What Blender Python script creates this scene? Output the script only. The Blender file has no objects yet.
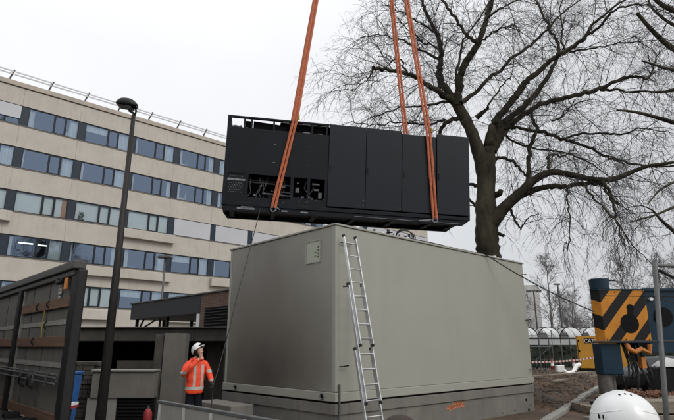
import bpy, math, random
from mathutils import Vector, Matrix, noise as mnoise
R = math.radians
rnd = random.Random(11)
sc = bpy.context.scene
col = sc.collection

# ------------------------------------------------------------------ camera
FPX, W0 = 516.0, 674.0
PITCH = math.atan(136 / 516.0)
CAMH = 1.8
cam = bpy.data.cameras.new('camera')
cam.sensor_width = 36.0
cam.lens = 36.0 * FPX / W0
cam.clip_end = 3000
cam_o = bpy.data.objects.new('camera', cam)
cam_o.location = (0, 0, CAMH)
cam_o.rotation_euler = (R(90) + PITCH, 0, 0)
col.objects.link(cam_o)
sc.camera = cam_o

def at(px, py, Y):
    """a point of the place seen at (px, py) of the photograph, Y metres ahead"""
    dx, dy = px - 337.0, py - 210.0
    c, s = math.cos(PITCH), math.sin(PITCH)
    y = FPX * c + dy * s
    z = FPX * s - dy * c
    k = Y / y
    return Vector((dx * k, Y, z * k + CAMH))

# ------------------------------------------------------------------ sky, sun, exposure
SUN_AZ, SUN_EL = R(128), R(42)       # clockwise from +Y
world = bpy.data.worlds.new('World')
sc.world = world
world.use_nodes = True
nt = world.node_tree
for n in list(nt.nodes): nt.nodes.remove(n)
out = nt.nodes.new('ShaderNodeOutputWorld')
bg = nt.nodes.new('ShaderNodeBackground'); bg.inputs['Strength'].default_value = 0.1
sky = nt.nodes.new('ShaderNodeTexSky'); sky.sky_type = 'NISHITA'; sky.sun_disc = False
sky.sun_elevation = SUN_EL; sky.sun_rotation = SUN_AZ
tc = nt.nodes.new('ShaderNodeTexCoord')
sep = nt.nodes.new('ShaderNodeSeparateXYZ'); nt.links.new(tc.outputs['Generated'], sep.inputs[0])
ramp = nt.nodes.new('ShaderNodeValToRGB')
nt.links.new(sep.outputs['Z'], ramp.inputs[0])
e = ramp.color_ramp.elements
e[0].position = 0.0; e[0].color = (0.435, 0.442, 0.455, 1)
e[1].position = 1.0; e[1].color = (0.84, 0.85, 0.88, 1)
m_ = e.new(0.22); m_.color = (0.462, 0.470, 0.486, 1)
m_ = e.new(0.5); m_.color = (0.515, 0.520, 0.535, 1)
nz = nt.nodes.new('ShaderNodeTexNoise'); nz.inputs['Scale'].default_value = 1.6; nz.inputs['Detail'].default_value = 4
nt.links.new(tc.outputs['Generated'], nz.inputs['Vector'])
mr = nt.nodes.new('ShaderNodeMapRange'); mr.inputs[1].default_value = 0.3; mr.inputs[2].default_value = 0.7
mr.inputs[3].default_value = 16.2; mr.inputs[4].default_value = 18.4
nt.links.new(nz.outputs['Fac'], mr.inputs[0])
mx_ = nt.nodes.new('ShaderNodeMath'); mx_.operation = 'MULTIPLY_ADD'
mxy = nt.nodes.new('ShaderNodeMath'); mxy.operation = 'MULTIPLY'
nt.links.new(sep.outputs['X'], mxy.inputs[0]); nt.links.new(sep.outputs['Y'], mxy.inputs[1])
nt.links.new(mxy.outputs[0], mx_.inputs[0]); mx_.inputs[1].default_value = -7.0
nt.links.new(mr.outputs[0], mx_.inputs[2])
vs = nt.nodes.new('ShaderNodeVectorMath'); vs.operation = 'SCALE'
nt.links.new(ramp.outputs[0], vs.inputs[0]); nt.links.new(mx_.outputs[0], vs.inputs['Scale'])
mix = nt.nodes.new('ShaderNodeMix'); mix.data_type = 'RGBA'; mix.inputs['Factor'].default_value = 0.95
nt.links.new(sky.outputs[0], mix.inputs['A']); nt.links.new(vs.outputs[0], mix.inputs['B'])
nt.links.new(mix.outputs['Result'], bg.inputs['Color'])
nt.links.new(bg.outputs[0], out.inputs[0])

sl = bpy.data.lights.new('sun', 'SUN'); sl.energy = 1.35; sl.angle = R(28); sl.color = (1.0, 0.965, 0.91)
so = bpy.data.objects.new('sun', sl)
sd = Vector((math.sin(SUN_AZ) * math.cos(SUN_EL), math.cos(SUN_AZ) * math.cos(SUN_EL), math.sin(SUN_EL)))
so.rotation_euler = sd.to_track_quat('Z', 'Y').to_euler()
so.location = sd * 60
col.objects.link(so)
sc.view_settings.view_transform = 'Standard'
sc.view_settings.look = 'None'
sc.view_settings.exposure = 0.0
sc.view_settings.gamma = 1.0
sc.view_settings.use_curve_mapping = False

# ------------------------------------------------------------------ helpers
class MB:
    def __init__(s): s.v = []; s.f = []; s.m = []; s.cuts = []
    def add(s, vs, fs, mi=0):
        o = len(s.v); s.cuts.append((o, len(s.f))); s.v += [tuple(v) for v in vs]
        for f in fs: s.f.append([i + o for i in f]); s.m.append(mi)
        return s
    def box(s, x0, x1, y0, y1, z0, z1, mi=0):
        vs = [(x, y, z) for z in (z0, z1) for y in (y0, y1) for x in (x0, x1)]
        return s.add(vs, [(0, 2, 3, 1), (4, 5, 7, 6), (0, 1, 5, 4), (2, 6, 7, 3), (0, 4, 6, 2), (1, 3, 7, 5)], mi)
    def bar(s, p, q, w, h, up=(0, 0, 1), mi=0):
        p, q = Vector(p), Vector(q); d = (q - p).normalized(); u = Vector(up)
        a = d.cross(u)
        if a.length < 1e-4: a = d.cross(Vector((1, 0, 0)))
        a.normalize(); b = a.cross(d)
        vs = [o + a * i * w / 2 + b * j * h / 2 for o in (p, q) for i, j in ((-1, -1), (1, -1), (1, 1), (-1, 1))]
        return s.add(vs, [(3, 2, 1, 0), (4, 5, 6, 7), (0, 1, 5, 4), (1, 2, 6, 5), (2, 3, 7, 6), (3, 0, 4, 7)], mi)
    def tube(s, pts, r, n=8, cap=True, mi=0):
        pts = [Vector(p) for p in pts]
        rs = r if isinstance(r, (list, tuple)) else [r] * len(pts)
        a = None; rings = []; vs = []
        for i, p in enumerate(pts):
            d = (pts[min(i + 1, len(pts) - 1)] - pts[max(i - 1, 0)])
            if d.length < 1e-9: d = Vector((0, 0, 1))
            d.normalize()
            if a is None:
                a = d.orthogonal().normalized()
            else:
                a = a - d * a.dot(d)
                if a.length < 1e-6: a = d.orthogonal()
                a.normalize()
            b = d.cross(a)
            for k in range(n):
                t = 2 * math.pi * k / n
                vs.append(p + (a * math.cos(t) + b * math.sin(t)) * rs[i])
        fs = []
        for i in range(len(pts) - 1):
            for k in range(n):
                k2 = (k + 1) % n
                fs.append((i * n + k, i * n + k2, (i + 1) * n + k2, (i + 1) * n + k))
        if cap:
            fs.append(tuple(range(n - 1, -1, -1))); o = (len(pts) - 1) * n
            fs.append(tuple(range(o, o + n)))
        return s.add(vs, fs, mi)
    def cyl(s, p, q, r, n=20, mi=0): return s.tube([p, q], r, n, True, mi)
    def prism(s, poly, y0, y1, axis='y', mi=0):
        """poly: list of (a, z); extruded along y (or x)"""
        n = len(poly)
        if axis == 'y': vs = [(a, y, z) for y in (y0, y1) for a, z in poly]
        elif axis == 'x': vs = [(x, a, z) for x in (y0, y1) for a, z in poly]
        else: vs = [(a, b, z) for z in (y0, y1) for a, b in poly]
        fs = [tuple(range(n)), tuple(range(2 * n - 1, n - 1, -1))]
        for i in range(n):
            j = (i + 1) % n
            fs.append((i, i + n, j + n, j))
        return s.add(vs, fs, mi)
    def build_each(s, name, mat, parent=None, **kw):
        """every solid added becomes a mesh object of its own"""
        cuts = s.cuts + [(len(s.v), len(s.f))]
        for (v0, f0), (v1, f1) in zip(cuts[:-1], cuts[1:]):
            q = MB(); q.add(s.v[v0:v1], [[i - v0 for i in f] for f in s.f[f0:f1]]); q.build(name, mat, parent, **kw)
    def build(s, name, mat, parent=None, smooth=False, bevel=0.0, label=None):
        me = bpy.data.meshes.new(name)
        me.from_pydata(s.v, [], s.f)
        ms = mat if isinstance(mat, (list, tuple)) else [mat]
        for m in ms: me.materials.append(m)
        if len(ms) > 1: me.polygons.foreach_set('material_index', s.m)
        if smooth: me.polygons.foreach_set('use_smooth', [True] * len(me.polygons))
        me.update()
        o = bpy.data.objects.new(name, me); col.objects.link(o)
        if parent: o.parent = parent
        if bevel:
            b = o.modifiers.new('bevel', 'BEVEL'); b.width = bevel; b.segments = 2; b.limit_method = 'ANGLE'
        if label: o['label'] = label
        return o

def tag(o, label, cat, group=None):
    o['label'] = label; o['category'] = cat
    if group: o['group'] = group
    return o
def thing(name, label, cat, loc=(0, 0, 0), rz=0, group=None, rot=None):
    o = bpy.data.objects.new(name, None); col.objects.link(o)
    o.empty_display_size = 0.2
    o.location = loc; o.rotation_euler = rot if rot else (0, 0, rz)
    return tag(o, label, cat, group)
def struct(o, kind='structure'):
    o['kind'] = kind; return o
def copy_tree(o, parent=None):
    c = o.copy(); col.objects.link(c); c.parent = parent
    for ch in list(o.children): copy_tree(ch, c)
    return c

def mat(name, c, rough=0.7, var=0.18, scale=3.0, metal=0.0, bump=0.0, bscale=40.0, c2=None, spec=0.5, stretch=None, detail=6):
    m = bpy.data.materials.new(name); m.use_nodes = True
    t = m.node_tree; b = t.nodes['Principled BSDF']
    b.inputs['Roughness'].default_value = rough; b.inputs['Metallic'].default_value = metal
    b.inputs['Specular IOR Level'].default_value = spec
    co = t.nodes.new('ShaderNodeTexCoord')
    src = co.outputs['Object']
    if stretch:
        mp = t.nodes.new('ShaderNodeMapping'); mp.inputs['Scale'].default_value = stretch
        t.links.new(src, mp.inputs[0]); src = mp.outputs[0]
    n = t.nodes.new('ShaderNodeTexNoise'); n.inputs['Scale'].default_value = scale; n.inputs['Detail'].default_value = detail
    n.inputs['Roughness'].default_value = 0.62
    t.links.new(src, n.inputs['Vector'])
    r = t.nodes.new('ShaderNodeMapRange'); r.inputs[1].default_value = 0.32; r.inputs[2].default_value = 0.68
    t.links.new(n.outputs['Fac'], r.inputs[0])
    mx = t.nodes.new('ShaderNodeMix'); mx.data_type = 'RGBA'
    if c2 is None:
        a = [x * (1 - var) for x in c[:3]]; z = [min(1, x * (1 + var)) for x in c[:3]]
    else: a, z = c[:3], c2[:3]
    mx.inputs['A'].default_value = (*a, 1); mx.inputs['B'].default_value = (*z, 1)
    t.links.new(r.outputs[0], mx.inputs['Factor']); t.links.new(mx.outputs['Result'], b.inputs['Base Color'])
    r2 = t.nodes.new('ShaderNodeMapRange'); r2.inputs[3].default_value = max(0, rough - 0.1); r2.inputs[4].default_value = min(1, rough + 0.1)
    t.links.new(n.outputs['Fac'], r2.inputs[0]); t.links.new(r2.outputs[0], b.inputs['Roughness'])
    if bump:
        n2 = t.nodes.new('ShaderNodeTexNoise'); n2.inputs['Scale'].default_value = bscale; n2.inputs['Detail'].default_value = 5
        t.links.new(co.outputs['Object'], n2.inputs['Vector'])
        bp = t.nodes.new('ShaderNodeBump'); bp.inputs['Strength'].default_value = bump; bp.inputs['Distance'].default_value = 0.02
        t.links.new(n2.outputs['Fac'], bp.inputs['Height']); t.links.new(bp.outputs[0], b.inputs['Normal'])
    m['mix'] = 0
    return m

def add_streaks(m, col2, amount=0.5, sx=2.0, sz=0.15, lo=0.52, hi=0.72):
    """vertical weather streaks mixed over the base colour"""
    t = m.node_tree; b = t.nodes['Principled BSDF']
    link = b.inputs['Base Color'].links[0]; src = link.from_socket
    co = t.nodes.new('ShaderNodeTexCoord'); mp = t.nodes.new('ShaderNodeMapping'); mp.inputs['Scale'].default_value = (sx, sx, sz)
    n = t.nodes.new('ShaderNodeTexNoise'); n.inputs['Scale'].default_value = 2.0; n.inputs['Detail'].default_value = 8; n.inputs['Roughness'].default_value = 0.7
    t.links.new(co.outputs['Object'], mp.inputs[0]); t.links.new(mp.outputs[0], n.inputs['Vector'])
    r = t.nodes.new('ShaderNodeMapRange'); r.inputs[1].default_value = lo; r.inputs[2].default_value = hi; r.inputs[4].default_value = amount
    t.links.new(n.outputs['Fac'], r.inputs[0])
    mx = t.nodes.new('ShaderNodeMix'); mx.data_type = 'RGBA'
    t.links.new(r.outputs[0], mx.inputs['Factor']); t.links.new(src, mx.inputs['A']); mx.inputs['B'].default_value = (*col2, 1)
    t.links.new(mx.outputs['Result'], b.inputs['Base Color'])
    return m

M = {}
M['facade'] = add_streaks(mat('facade_concrete', (0.470, 0.430, 0.375), 0.9, 0.08, 0.8, bump=0.25, bscale=60), (0.27, 0.24, 0.20), 0.42, 1.4, 0.25)
M['facade_cap'] = add_streaks(mat('parapet_concrete', (0.42, 0.37, 0.31), 0.9, 0.1, 0.8), (0.2, 0.18, 0.155), 0.5, 1.2, 0.3)
M['joint'] = mat('joint', (0.16, 0.14, 0.12), 0.9)
M['navy'] = mat('navy_panel', (0.016, 0.026, 0.040), 0.5, 0.1, spec=0.3)
M['frame'] = mat('window_frame', (0.010, 0.014, 0.020), 0.5, 0.1, spec=0.3)
M['aqua_blind'] = mat('aqua_blind', (0.80, 0.86, 0.84), 0.8, 0.04, 0.6)
M['curtain'] = mat('curtain_cloth', (0.74, 0.80, 0.79), 0.85, 0.25, 9, stretch=(1.2, 1, 0.03))
M['orange_cloth'] = mat('orange_curtain', (0.6, 0.33, 0.2), 0.85, 0.1)
M['shutter'] = mat('shutter', (0.46, 0.46, 0.48), 0.6, 0.05, 0.5)
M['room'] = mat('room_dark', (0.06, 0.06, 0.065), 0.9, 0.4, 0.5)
M['green'] = mat('pot_plant', (0.05, 0.09, 0.03), 0.7)
M['rail'] = mat('galvanised', (0.55, 0.56, 0.58), 0.5, 0.1, 6)
M['alu'] = mat('aluminium', (0.62, 0.63, 0.63), 0.38, 0.12, 12, metal=0.75)
M['alu_dark'] = mat('ladder_plastic', (0.02, 0.02, 0.02), 0.6)
M['pole'] = mat('lamp_pole', (0.019, 0.017, 0.015), 0.6, 0.3, 3, spec=0.3)
M['lamp'] = mat('lamp_head', (0.008, 0.008, 0.010), 0.5, spec=0.3)
M['lens'] = mat('lamp_lens', (0.03, 0.03, 0.03), 0.2)
M['box_r'] = None
M['conc'] = add_streaks(mat('site_concrete', (0.152, 0.142, 0.125), 0.9, 0.15, 1.4, bump=0.3), (0.11, 0.1, 0.09), 0.6, 2.2, 0.3)
M['conc_dark'] = add_streaks(mat('dark_concrete', (0.070, 0.063, 0.054), 0.95, 0.3, 2.0, bump=0.5, bscale=25), (0.03, 0.03, 0.025), 0.8, 2.6, 0.3)  # dark concrete with near-black streaks
M['conc_light'] = add_streaks(mat('pale_concrete', (0.235, 0.228, 0.205), 0.85, 0.1, 1.2, bump=0.2), (0.17, 0.16, 0.14), 0.5, 2.0, 0.2)
M['black'] = mat('matt_black', (0.006, 0.006, 0.006), 0.8, spec=0.15)
M['gen'] = mat('generator_steel', (0.0055, 0.0066, 0.0098), 0.5, 0.25, 1.6, bump=0.06, bscale=5, spec=0.22)
M['gen2'] = mat('generator_panel', (0.0060, 0.0078, 0.0125), 0.45, 0.2, 0.9, bump=0.08, bscale=2.5, spec=0.3)
M['gen_in'] = mat('generator_inner', (0.004, 0.004, 0.004), 0.85, spec=0.1)
M['gen_bits'] = mat('generator_fittings', (0.17, 0.175, 0.19), 0.6, 0.5, 6)
M['gen_dim'] = mat('generator_pipe', (0.07, 0.073, 0.08), 0.6, 0.5, 6)
M['sling'] = mat('sling_webbing', (0.47, 0.125, 0.052), 0.75, 0.3, 14, bump=0.4, bscale=90)
M['yellow_tag'] = mat('yellow_plastic', (0.35, 0.26, 0.04), 0.7)
M['tarp'] = add_streaks(mat('trailer_tarp', (0.125, 0.117, 0.100), 0.75, 0.16, 1.2, bump=0.35, bscale=3), (0.045, 0.042, 0.036), 0.6, 2.5, 0.25)
M['belt'] = mat('pale_belt', (0.25, 0.245, 0.22), 0.7, 0.25, 8)
M['wood'] = mat('timber_slat', (0.135, 0.074, 0.043), 0.75, 0.3, 5, stretch=(1, 0.15, 4))
M['steel_dark'] = mat('trailer_steel', (0.013, 0.012, 0.012), 0.6, 0.3, 4, spec=0.3)
M['steel_rail'] = mat('trailer_rail', (0.048, 0.045, 0.040), 0.6, 0.25, 5)
M['orange'] = mat('orange_marker', (0.75, 0.25, 0.03), 0.5)
M['white'] = mat('white_paint', (0.75, 0.75, 0.73), 0.5, 0.06)
M['dirty_white'] = mat('dirty_white', (0.42, 0.42, 0.40), 0.6, 0.2, 4)
M['blue'] = mat('blue_plastic', (0.02, 0.10, 0.30), 0.45)
M['navyarm'] = add_streaks(mat('crane_blue', (0.004, 0.024, 0.044), 0.45, 0.18, 2.0, spec=0.3), (0.02, 0.026, 0.028), 0.5, 2, 0.5)
M['piston'] = mat('jack_steel', (0.12, 0.112, 0.10), 0.4, 0.3, 6, metal=0.4)
M['brick'] = None
M['soil'] = mat('soil', (0.026, 0.019, 0.014), 0.98, bump=1.0, bscale=9, c2=(0.110, 0.066, 0.037), scale=0.9, detail=12)
M['ground'] = mat('site_ground', (0.075, 0.066, 0.055), 0.98, bump=0.6, bscale=5, c2=(0.14, 0.125, 0.105), scale=0.35, detail=12)
M['bark'] = mat('bark', (0.015, 0.013, 0.010), 0.95, bump=1.0, bscale=12, spec=0.2, c2=(0.080, 0.070, 0.046), scale=2.2, stretch=(1, 1, 0.4))
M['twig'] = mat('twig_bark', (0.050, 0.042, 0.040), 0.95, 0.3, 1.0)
M['hazed_twig'] = mat('hazed_bark', (0.17, 0.16, 0.155), 0.95, 0.2, 1.0)  # paler than near bark: distance haze put into the colour
M['catyellow'] = mat('yellow_canopy', (0.55, 0.27, 0.03), 0.45, 0.1, 2)
M['hivis'] = mat('hivis_orange', (0.80, 0.065, 0.018), 0.65, 0.15, 14, bump=0.5, bscale=16)
M['reflex'] = mat('reflective_band', (0.42, 0.42, 0.38), 0.35, 0.15, 20)
M['trouser'] = mat('dark_trousers', (0.007, 0.008, 0.013), 0.9, spec=0.15)
M['skin'] = mat('skin', (0.50, 0.29, 0.21), 0.5, 0.08, 8)
def jacket_mat(name, hbands, vbands, axis, front):
    m = mat(name, (0.80, 0.065, 0.018), 0.65, 0.15, 14, bump=0.5, bscale=16)
    t = m.node_tree; b = t.nodes['Principled BSDF']; src = b.inputs['Base Color'].links[0].from_socket
    co = t.nodes.new('ShaderNodeTexCoord'); sp = t.nodes.new('ShaderNodeSeparateXYZ'); t.links.new(co.outputs['Object'], sp.inputs[0])
    def mth(op, a, b_=None, v=None):
        n = t.nodes.new('ShaderNodeMath'); n.operation = op; t.links.new(a, n.inputs[0])
        if b_ is not None: t.links.new(b_, n.inputs[1])
        if v is not None: n.inputs[1].default_value = v
        return n.outputs[0]
    def inside(sock, a, b2): return mth('MULTIPLY', mth('GREATER_THAN', sock, v=a), mth('LESS_THAN', sock, v=b2))
    X_, Y_, Z_ = sp.outputs[0], sp.outputs[1], sp.outputs[2]
    lat = X_ if axis == 'x' else Y_
    acc = None
    for z0, z1, a0, a1 in hbands:
        k = mth('MULTIPLY', inside(Z_, z0, z1), inside(lat, a0, a1)); acc = k if acc is None else mth('MAXIMUM', acc, k)
    for c_, w_, z0, z1 in vbands:
        k = mth('MULTIPLY', inside(lat, c_ - w_, c_ + w_), inside(Z_, z0, z1))
        if front: k = mth('MULTIPLY', k, mth('LESS_THAN', Y_, v=-.02))
        acc = mth('MAXIMUM', acc, k)
    mx = t.nodes.new('ShaderNodeMix'); mx.data_type = 'RGBA'; t.links.new(acc, mx.inputs['Factor']); t.links.new(src, mx.inputs['A'])
    mx.inputs['B'].default_value = (.40, .40, .35, 1); t.links.new(mx.outputs['Result'], b.inputs['Base Color'])
    return m
M['glove'] = mat('glove', (0.02, 0.02, 0.02), 0.7)
M['helmet'] = mat('helmet_shell', (0.70, 0.71, 0.70), 0.28, 0.03, 5)
M['hair'] = mat('hair', (0.03, 0.02, 0.015), 0.8)
M['hedge'] = mat('hedge_leaf', (0.022, 0.03, 0.018), 0.9, 0.5, 2)
M['poly'] = mat('shelter_sheet', (0.86, 0.88, 0.88), 0.4, 0.04, 2)
_t = M['poly'].node_tree; _tl = _t.nodes.new('ShaderNodeBsdfTranslucent'); _tl.inputs[0].default_value = (.95, .97, .97, 1)
_tt = _t.nodes.new('ShaderNodeBsdfTransparent'); _m1 = _t.nodes.new('ShaderNodeMixShader'); _m2 = _t.nodes.new('ShaderNodeMixShader'); _m1.inputs[0].default_value = .62; _m2.inputs[0].default_value = .3
_t.links.new(_t.nodes['Principled BSDF'].outputs[0], _m1.inputs[1]); _t.links.new(_tl.outputs[0], _m1.inputs[2]); _t.links.new(_m1.outputs[0], _m2.inputs[1]); _t.links.new(_tt.outputs[0], _m2.inputs[2])
_t.links.new(_m2.outputs[0], _t.nodes['Material Output'].inputs[0])
M['galv'] = mat('galvanised_dull', (0.095, 0.098, 0.096), 0.55, 0.25, 6, metal=0.2)
M['red'] = mat('red_paint', (0.30, 0.025, 0.03), 0.6)
M['cable'] = mat('black_cable', (0.014, 0.014, 0.014), 0.6)
M['mats'] = mat('hardwood_mat', (0.20, 0.165, 0.125), 0.9, 0.25, 4, stretch=(0.3, 3, 3), bump=0.5, bscale=14)
M['rust'] = mat('rusty_chain', (0.13, 0.055, 0.03), 0.85, 0.3, 14)
M['car'] = mat('grey_car_paint', (0.02, 0.021, 0.022), 0.45, spec=0.3)

def glass_mat(name='window_glass', lo=0.26):
    m = bpy.data.materials.new(name); m.use_nodes = True; t = m.node_tree
    for n in list(t.nodes): t.nodes.remove(n)
    o = t.nodes.new('ShaderNodeOutputMaterial'); g = t.nodes.new('ShaderNodeBsdfGlossy'); tr = t.nodes.new('ShaderNodeBsdfTransparent')
    g.inputs['Color'].default_value = (0.43, 0.55, 0.74, 1); g.inputs['Roughness'].default_value = 0.02
    tr.inputs['Color'].default_value = (0.93, 0.96, 0.96, 1)
    fr = t.nodes.new('ShaderNodeFresnel'); fr.inputs[0].default_value = 1.5
    r = t.nodes.new('ShaderNodeMapRange'); r.inputs[3].default_value = lo; r.inputs[4].default_value = 0.95
    t.links.new(fr.outputs[0], r.inputs[0])
    co = t.nodes.new('ShaderNodeTexCoord'); n = t.nodes.new('ShaderNodeTexNoise'); n.inputs['Scale'].default_value = 0.45
    t.links.new(co.outputs['Object'], n.inputs['Vector'])
    bp = t.nodes.new('ShaderNodeBump'); bp.inputs['Strength'].default_value = 0.12; bp.inputs['Distance'].default_value = 0.2
    t.links.new(n.outputs['Fac'], bp.inputs['Height']); t.links.new(bp.outputs[0], g.inputs['Normal'])
    mx = t.nodes.new('ShaderNodeMixShader')
    t.links.new(r.outputs[0], mx.inputs[0]); t.links.new(tr.outputs[0], mx.inputs[1]); t.links.new(g.outputs[0], mx.inputs[2])
    t.links.new(mx.outputs[0], o.inputs[0])
    return m
M['glass'] = glass_mat()
M['glass_clear'] = glass_mat('clear_glass', 0.03)
def emit(name, c, s):
    m = bpy.data.materials.new(name); m.use_nodes = True
    b = m.node_tree.nodes['Principled BSDF']; b.inputs['Emission Color'].default_value = (*c, 1); b.inputs['Emission Strength'].default_value = s
    return m
M['tubelight'] = emit('fluorescent_tube', (0.95, 1.0, 0.95), 1.6)

def brick_mat():
    m = mat('brown_brick', (0.13, 0.062, 0.042), 0.9, 0.25, 5)
    t = m.node_tree; b = t.nodes['Principled BSDF']
    co = t.nodes.new('ShaderNodeTexCoord'); sp = t.nodes.new('ShaderNodeSeparateXYZ'); cb = t.nodes.new('ShaderNodeCombineXYZ')
    t.links.new(co.outputs['Object'], sp.inputs[0]); ad = t.nodes.new('ShaderNodeMath'); ad.operation = 'ADD'
    t.links.new(sp.outputs[0], ad.inputs[0]); t.links.new(sp.outputs[1], ad.inputs[1])
    t.links.new(ad.outputs[0], cb.inputs[0]); t.links.new(sp.outputs[2], cb.inputs[1])
    br = t.nodes.new('ShaderNodeTexBrick'); br.inputs['Scale'].default_value = 1.0
    br.inputs['Brick Width'].default_value = 0.22; br.inputs['Row Height'].default_value = 0.07; br.inputs['Mortar Size'].default_value = 0.008
    br.inputs['Color1'].default_value = (0.15, 0.07, 0.05, 1); br.inputs['Color2'].default_value = (0.10, 0.05, 0.035, 1); br.inputs['Mortar'].default_value = (0.15, 0.135, 0.12, 1)
    t.links.new(cb.outputs[0], br.inputs['Vector']); t.links.new(br.outputs['Color'], b.inputs['Base Color'])
    return m
M['brick'] = brick_mat()

def enclosure_mat(soot_shade):
    """painted greige cladding; the left side carries soot low down and broad painted shade"""
    m = mat('enclosure_paint', (0.300, 0.297, 0.253), 0.46, 0.035, 0.9, bump=0.05, bscale=3)
    add_streaks(m, (0.20, 0.195, 0.16), 0.22, 1.1, 0.10, .5, .8)
    if soot_shade:
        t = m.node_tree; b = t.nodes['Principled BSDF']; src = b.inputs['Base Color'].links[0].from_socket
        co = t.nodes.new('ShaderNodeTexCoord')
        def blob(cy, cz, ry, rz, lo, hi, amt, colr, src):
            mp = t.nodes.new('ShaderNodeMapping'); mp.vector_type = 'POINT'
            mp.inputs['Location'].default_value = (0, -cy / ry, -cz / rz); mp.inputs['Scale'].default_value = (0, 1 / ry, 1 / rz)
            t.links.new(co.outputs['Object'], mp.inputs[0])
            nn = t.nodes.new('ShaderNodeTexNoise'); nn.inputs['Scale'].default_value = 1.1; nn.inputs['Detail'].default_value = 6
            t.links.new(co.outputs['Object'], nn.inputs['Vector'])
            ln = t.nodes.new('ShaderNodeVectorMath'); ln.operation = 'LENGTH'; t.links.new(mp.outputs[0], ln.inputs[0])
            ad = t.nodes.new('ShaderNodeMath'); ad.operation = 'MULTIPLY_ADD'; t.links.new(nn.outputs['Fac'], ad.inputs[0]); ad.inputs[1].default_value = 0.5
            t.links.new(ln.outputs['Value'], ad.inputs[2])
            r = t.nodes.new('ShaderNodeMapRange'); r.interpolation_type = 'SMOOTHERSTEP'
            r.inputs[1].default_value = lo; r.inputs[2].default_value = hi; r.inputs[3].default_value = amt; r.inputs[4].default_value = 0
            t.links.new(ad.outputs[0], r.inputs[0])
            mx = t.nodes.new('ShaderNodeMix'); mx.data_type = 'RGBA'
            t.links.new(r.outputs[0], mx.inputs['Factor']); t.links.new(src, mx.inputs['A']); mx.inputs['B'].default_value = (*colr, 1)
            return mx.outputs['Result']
        src = blob(2.6, 1.9, 2.8, 3.2, 0.35, 1.75, 0.85, (0.118, 0.099, 0.083), src)  # broad brown darkening: the left side's shade painted into its colour
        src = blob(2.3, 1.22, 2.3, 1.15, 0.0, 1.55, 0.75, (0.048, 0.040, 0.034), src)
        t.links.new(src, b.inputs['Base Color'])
    return m
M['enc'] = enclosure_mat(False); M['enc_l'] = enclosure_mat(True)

AZ = R(42.8)                   # the site grid: local x runs right and away, local y left and away
def grid_pt(P0, u, v, z=0.0):
    return Vector((P0[0] + u * math.cos(AZ) - v * math.sin(AZ), P0[1] + u * math.sin(AZ) + v * math.cos(AZ), z))

# ================================================================== GROUND
g = MB(); g.add([(-900, -300, 0), (900, -300, 0), (900, 1500, 0), (-900, 1500, 0)], [(0, 1, 2, 3)])
struct(g.build('ground', M['ground']))
mb = MB(); NX, NY = 90, 120
BX_ = -.03
x0, x1, y0, y1 = -1.0, 16.0, 11.8, 40.0
K0, K1 = Vector((4.95, 13.1)), Vector((11.85, 24.5)); kd = (K1 - K0).normalized(); kn = Vector((-kd.y, kd.x))
vs = []
for j in range(NY + 1):
    for i in range(NX + 1):
        x = x0 + (x1 - x0) * i / NX; y = y0 + (y1 - y0) * j / NY
        sdist = (Vector((x, y)) - K0).dot(kn)
        m1 = max(0.0, min(1.0, (sdist - 0.25) / 0.7))
        u_ = (x - BX_) * math.cos(R(42.8)) + (y - 10.5) * math.sin(R(42.8)); m1 *= max(0.0, min(1.0, (u_ - 8.0) / .9))
        ed = min(1, (x - x0) / 1.5, (x1 - x) / 1.5, (y - y0) / 1.0, (y1 - y) / 3.0)
        q = mnoise.noise(Vector((x * .45, y * .45, 0))) * .28 + mnoise.noise(Vector((x * 1.7, y * 1.7, 3))) * .1 + mnoise.noise(Vector((x * 5, y * 5, 9))) * .04
        vs.append((x, y, 0.004 + max(0, ed) * m1 * max(0, 0.22 + q)))
mb.add(vs, [(j * (NX + 1) + i, j * (NX + 1) + i + 1, (j + 1) * (NX + 1) + i + 1, (j + 1) * (NX + 1) + i) for j in range(NY) for i in range(NX)])
struct(mb.build('soil', M['soil'], smooth=True))

# kerb stones along the soil
for k in range(14):
    a = K0 + kd * (k * 1.0 - 0.98); b = K0 + kd * (k * 1.0)
    mb = MB(); dz = rnd.uniform(-.01, .02); off = rnd.uniform(-.02, .02)
    mb.bar((a.x + kn.x * off, a.y + kn.y * off, .06 + dz), (b.x + kn.x * off, b.y + kn.y * off, .06 + dz), .2, .12)
    o = mb.build('kerb_stone', M['conc_light'], bevel=.015)
    if k == 0: o.name = 'kerb_stone'
    ords = ('nearest', 'second', 'third', 'fourth', 'fifth', 'sixth', 'seventh', 'eighth', 'ninth', 'tenth', 'eleventh', 'twelfth', 'thirteenth', 'farthest')
    tag(o, ords[k] + ' pale concrete kerb stone along the brown soil, counted from the camera', 'kerb', 'kerb stones along the soil')

# ================================================================== BEIGE BUILDING
C = 43.4
bp0 = (-C * math.sin(AZ), C * math.cos(AZ))   # p0 = -C*n, n=(cos47.2,-sin47.2)
bp0 = (-C * math.cos(R(47.2)), C * math.sin(R(47.2)), 0)
bld = thing('hospital_block', 'long beige concrete block with five visible rows of dark framed windows and roof railing', 'building', bp0, AZ)
S0, S1, DEP = -9.8, 57.2, 14.0
STO = 3.36
tops = [19.8 - STO * k for k in range(6)]; WH = 1.62
mb = MB(); jb = MB()
zt = 21.2
bays = [7.0 + 4.2 * i for i in range(-4, 12)]
def spandrel(z0, z1, y0=0.0, y1=0.3):
    for s in bays:
        a, b = s + .006, s + 4.2 - .006
        mb.box(a, b, y0, y1, z0, z1)
for k, t in enumerate(tops):
    z1 = zt if k == 0 else tops[k - 1] - WH - .06
    spandrel(t, z1)
spandrel(-.1, tops[5] - WH - .06)
mb.box(S1 + .02, S1 + .3, 0.0, DEP, -.1, 21.2)
mb.box(S0 - .3, S0 - .02, 0.0, DEP, -.1, 21.2)
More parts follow.
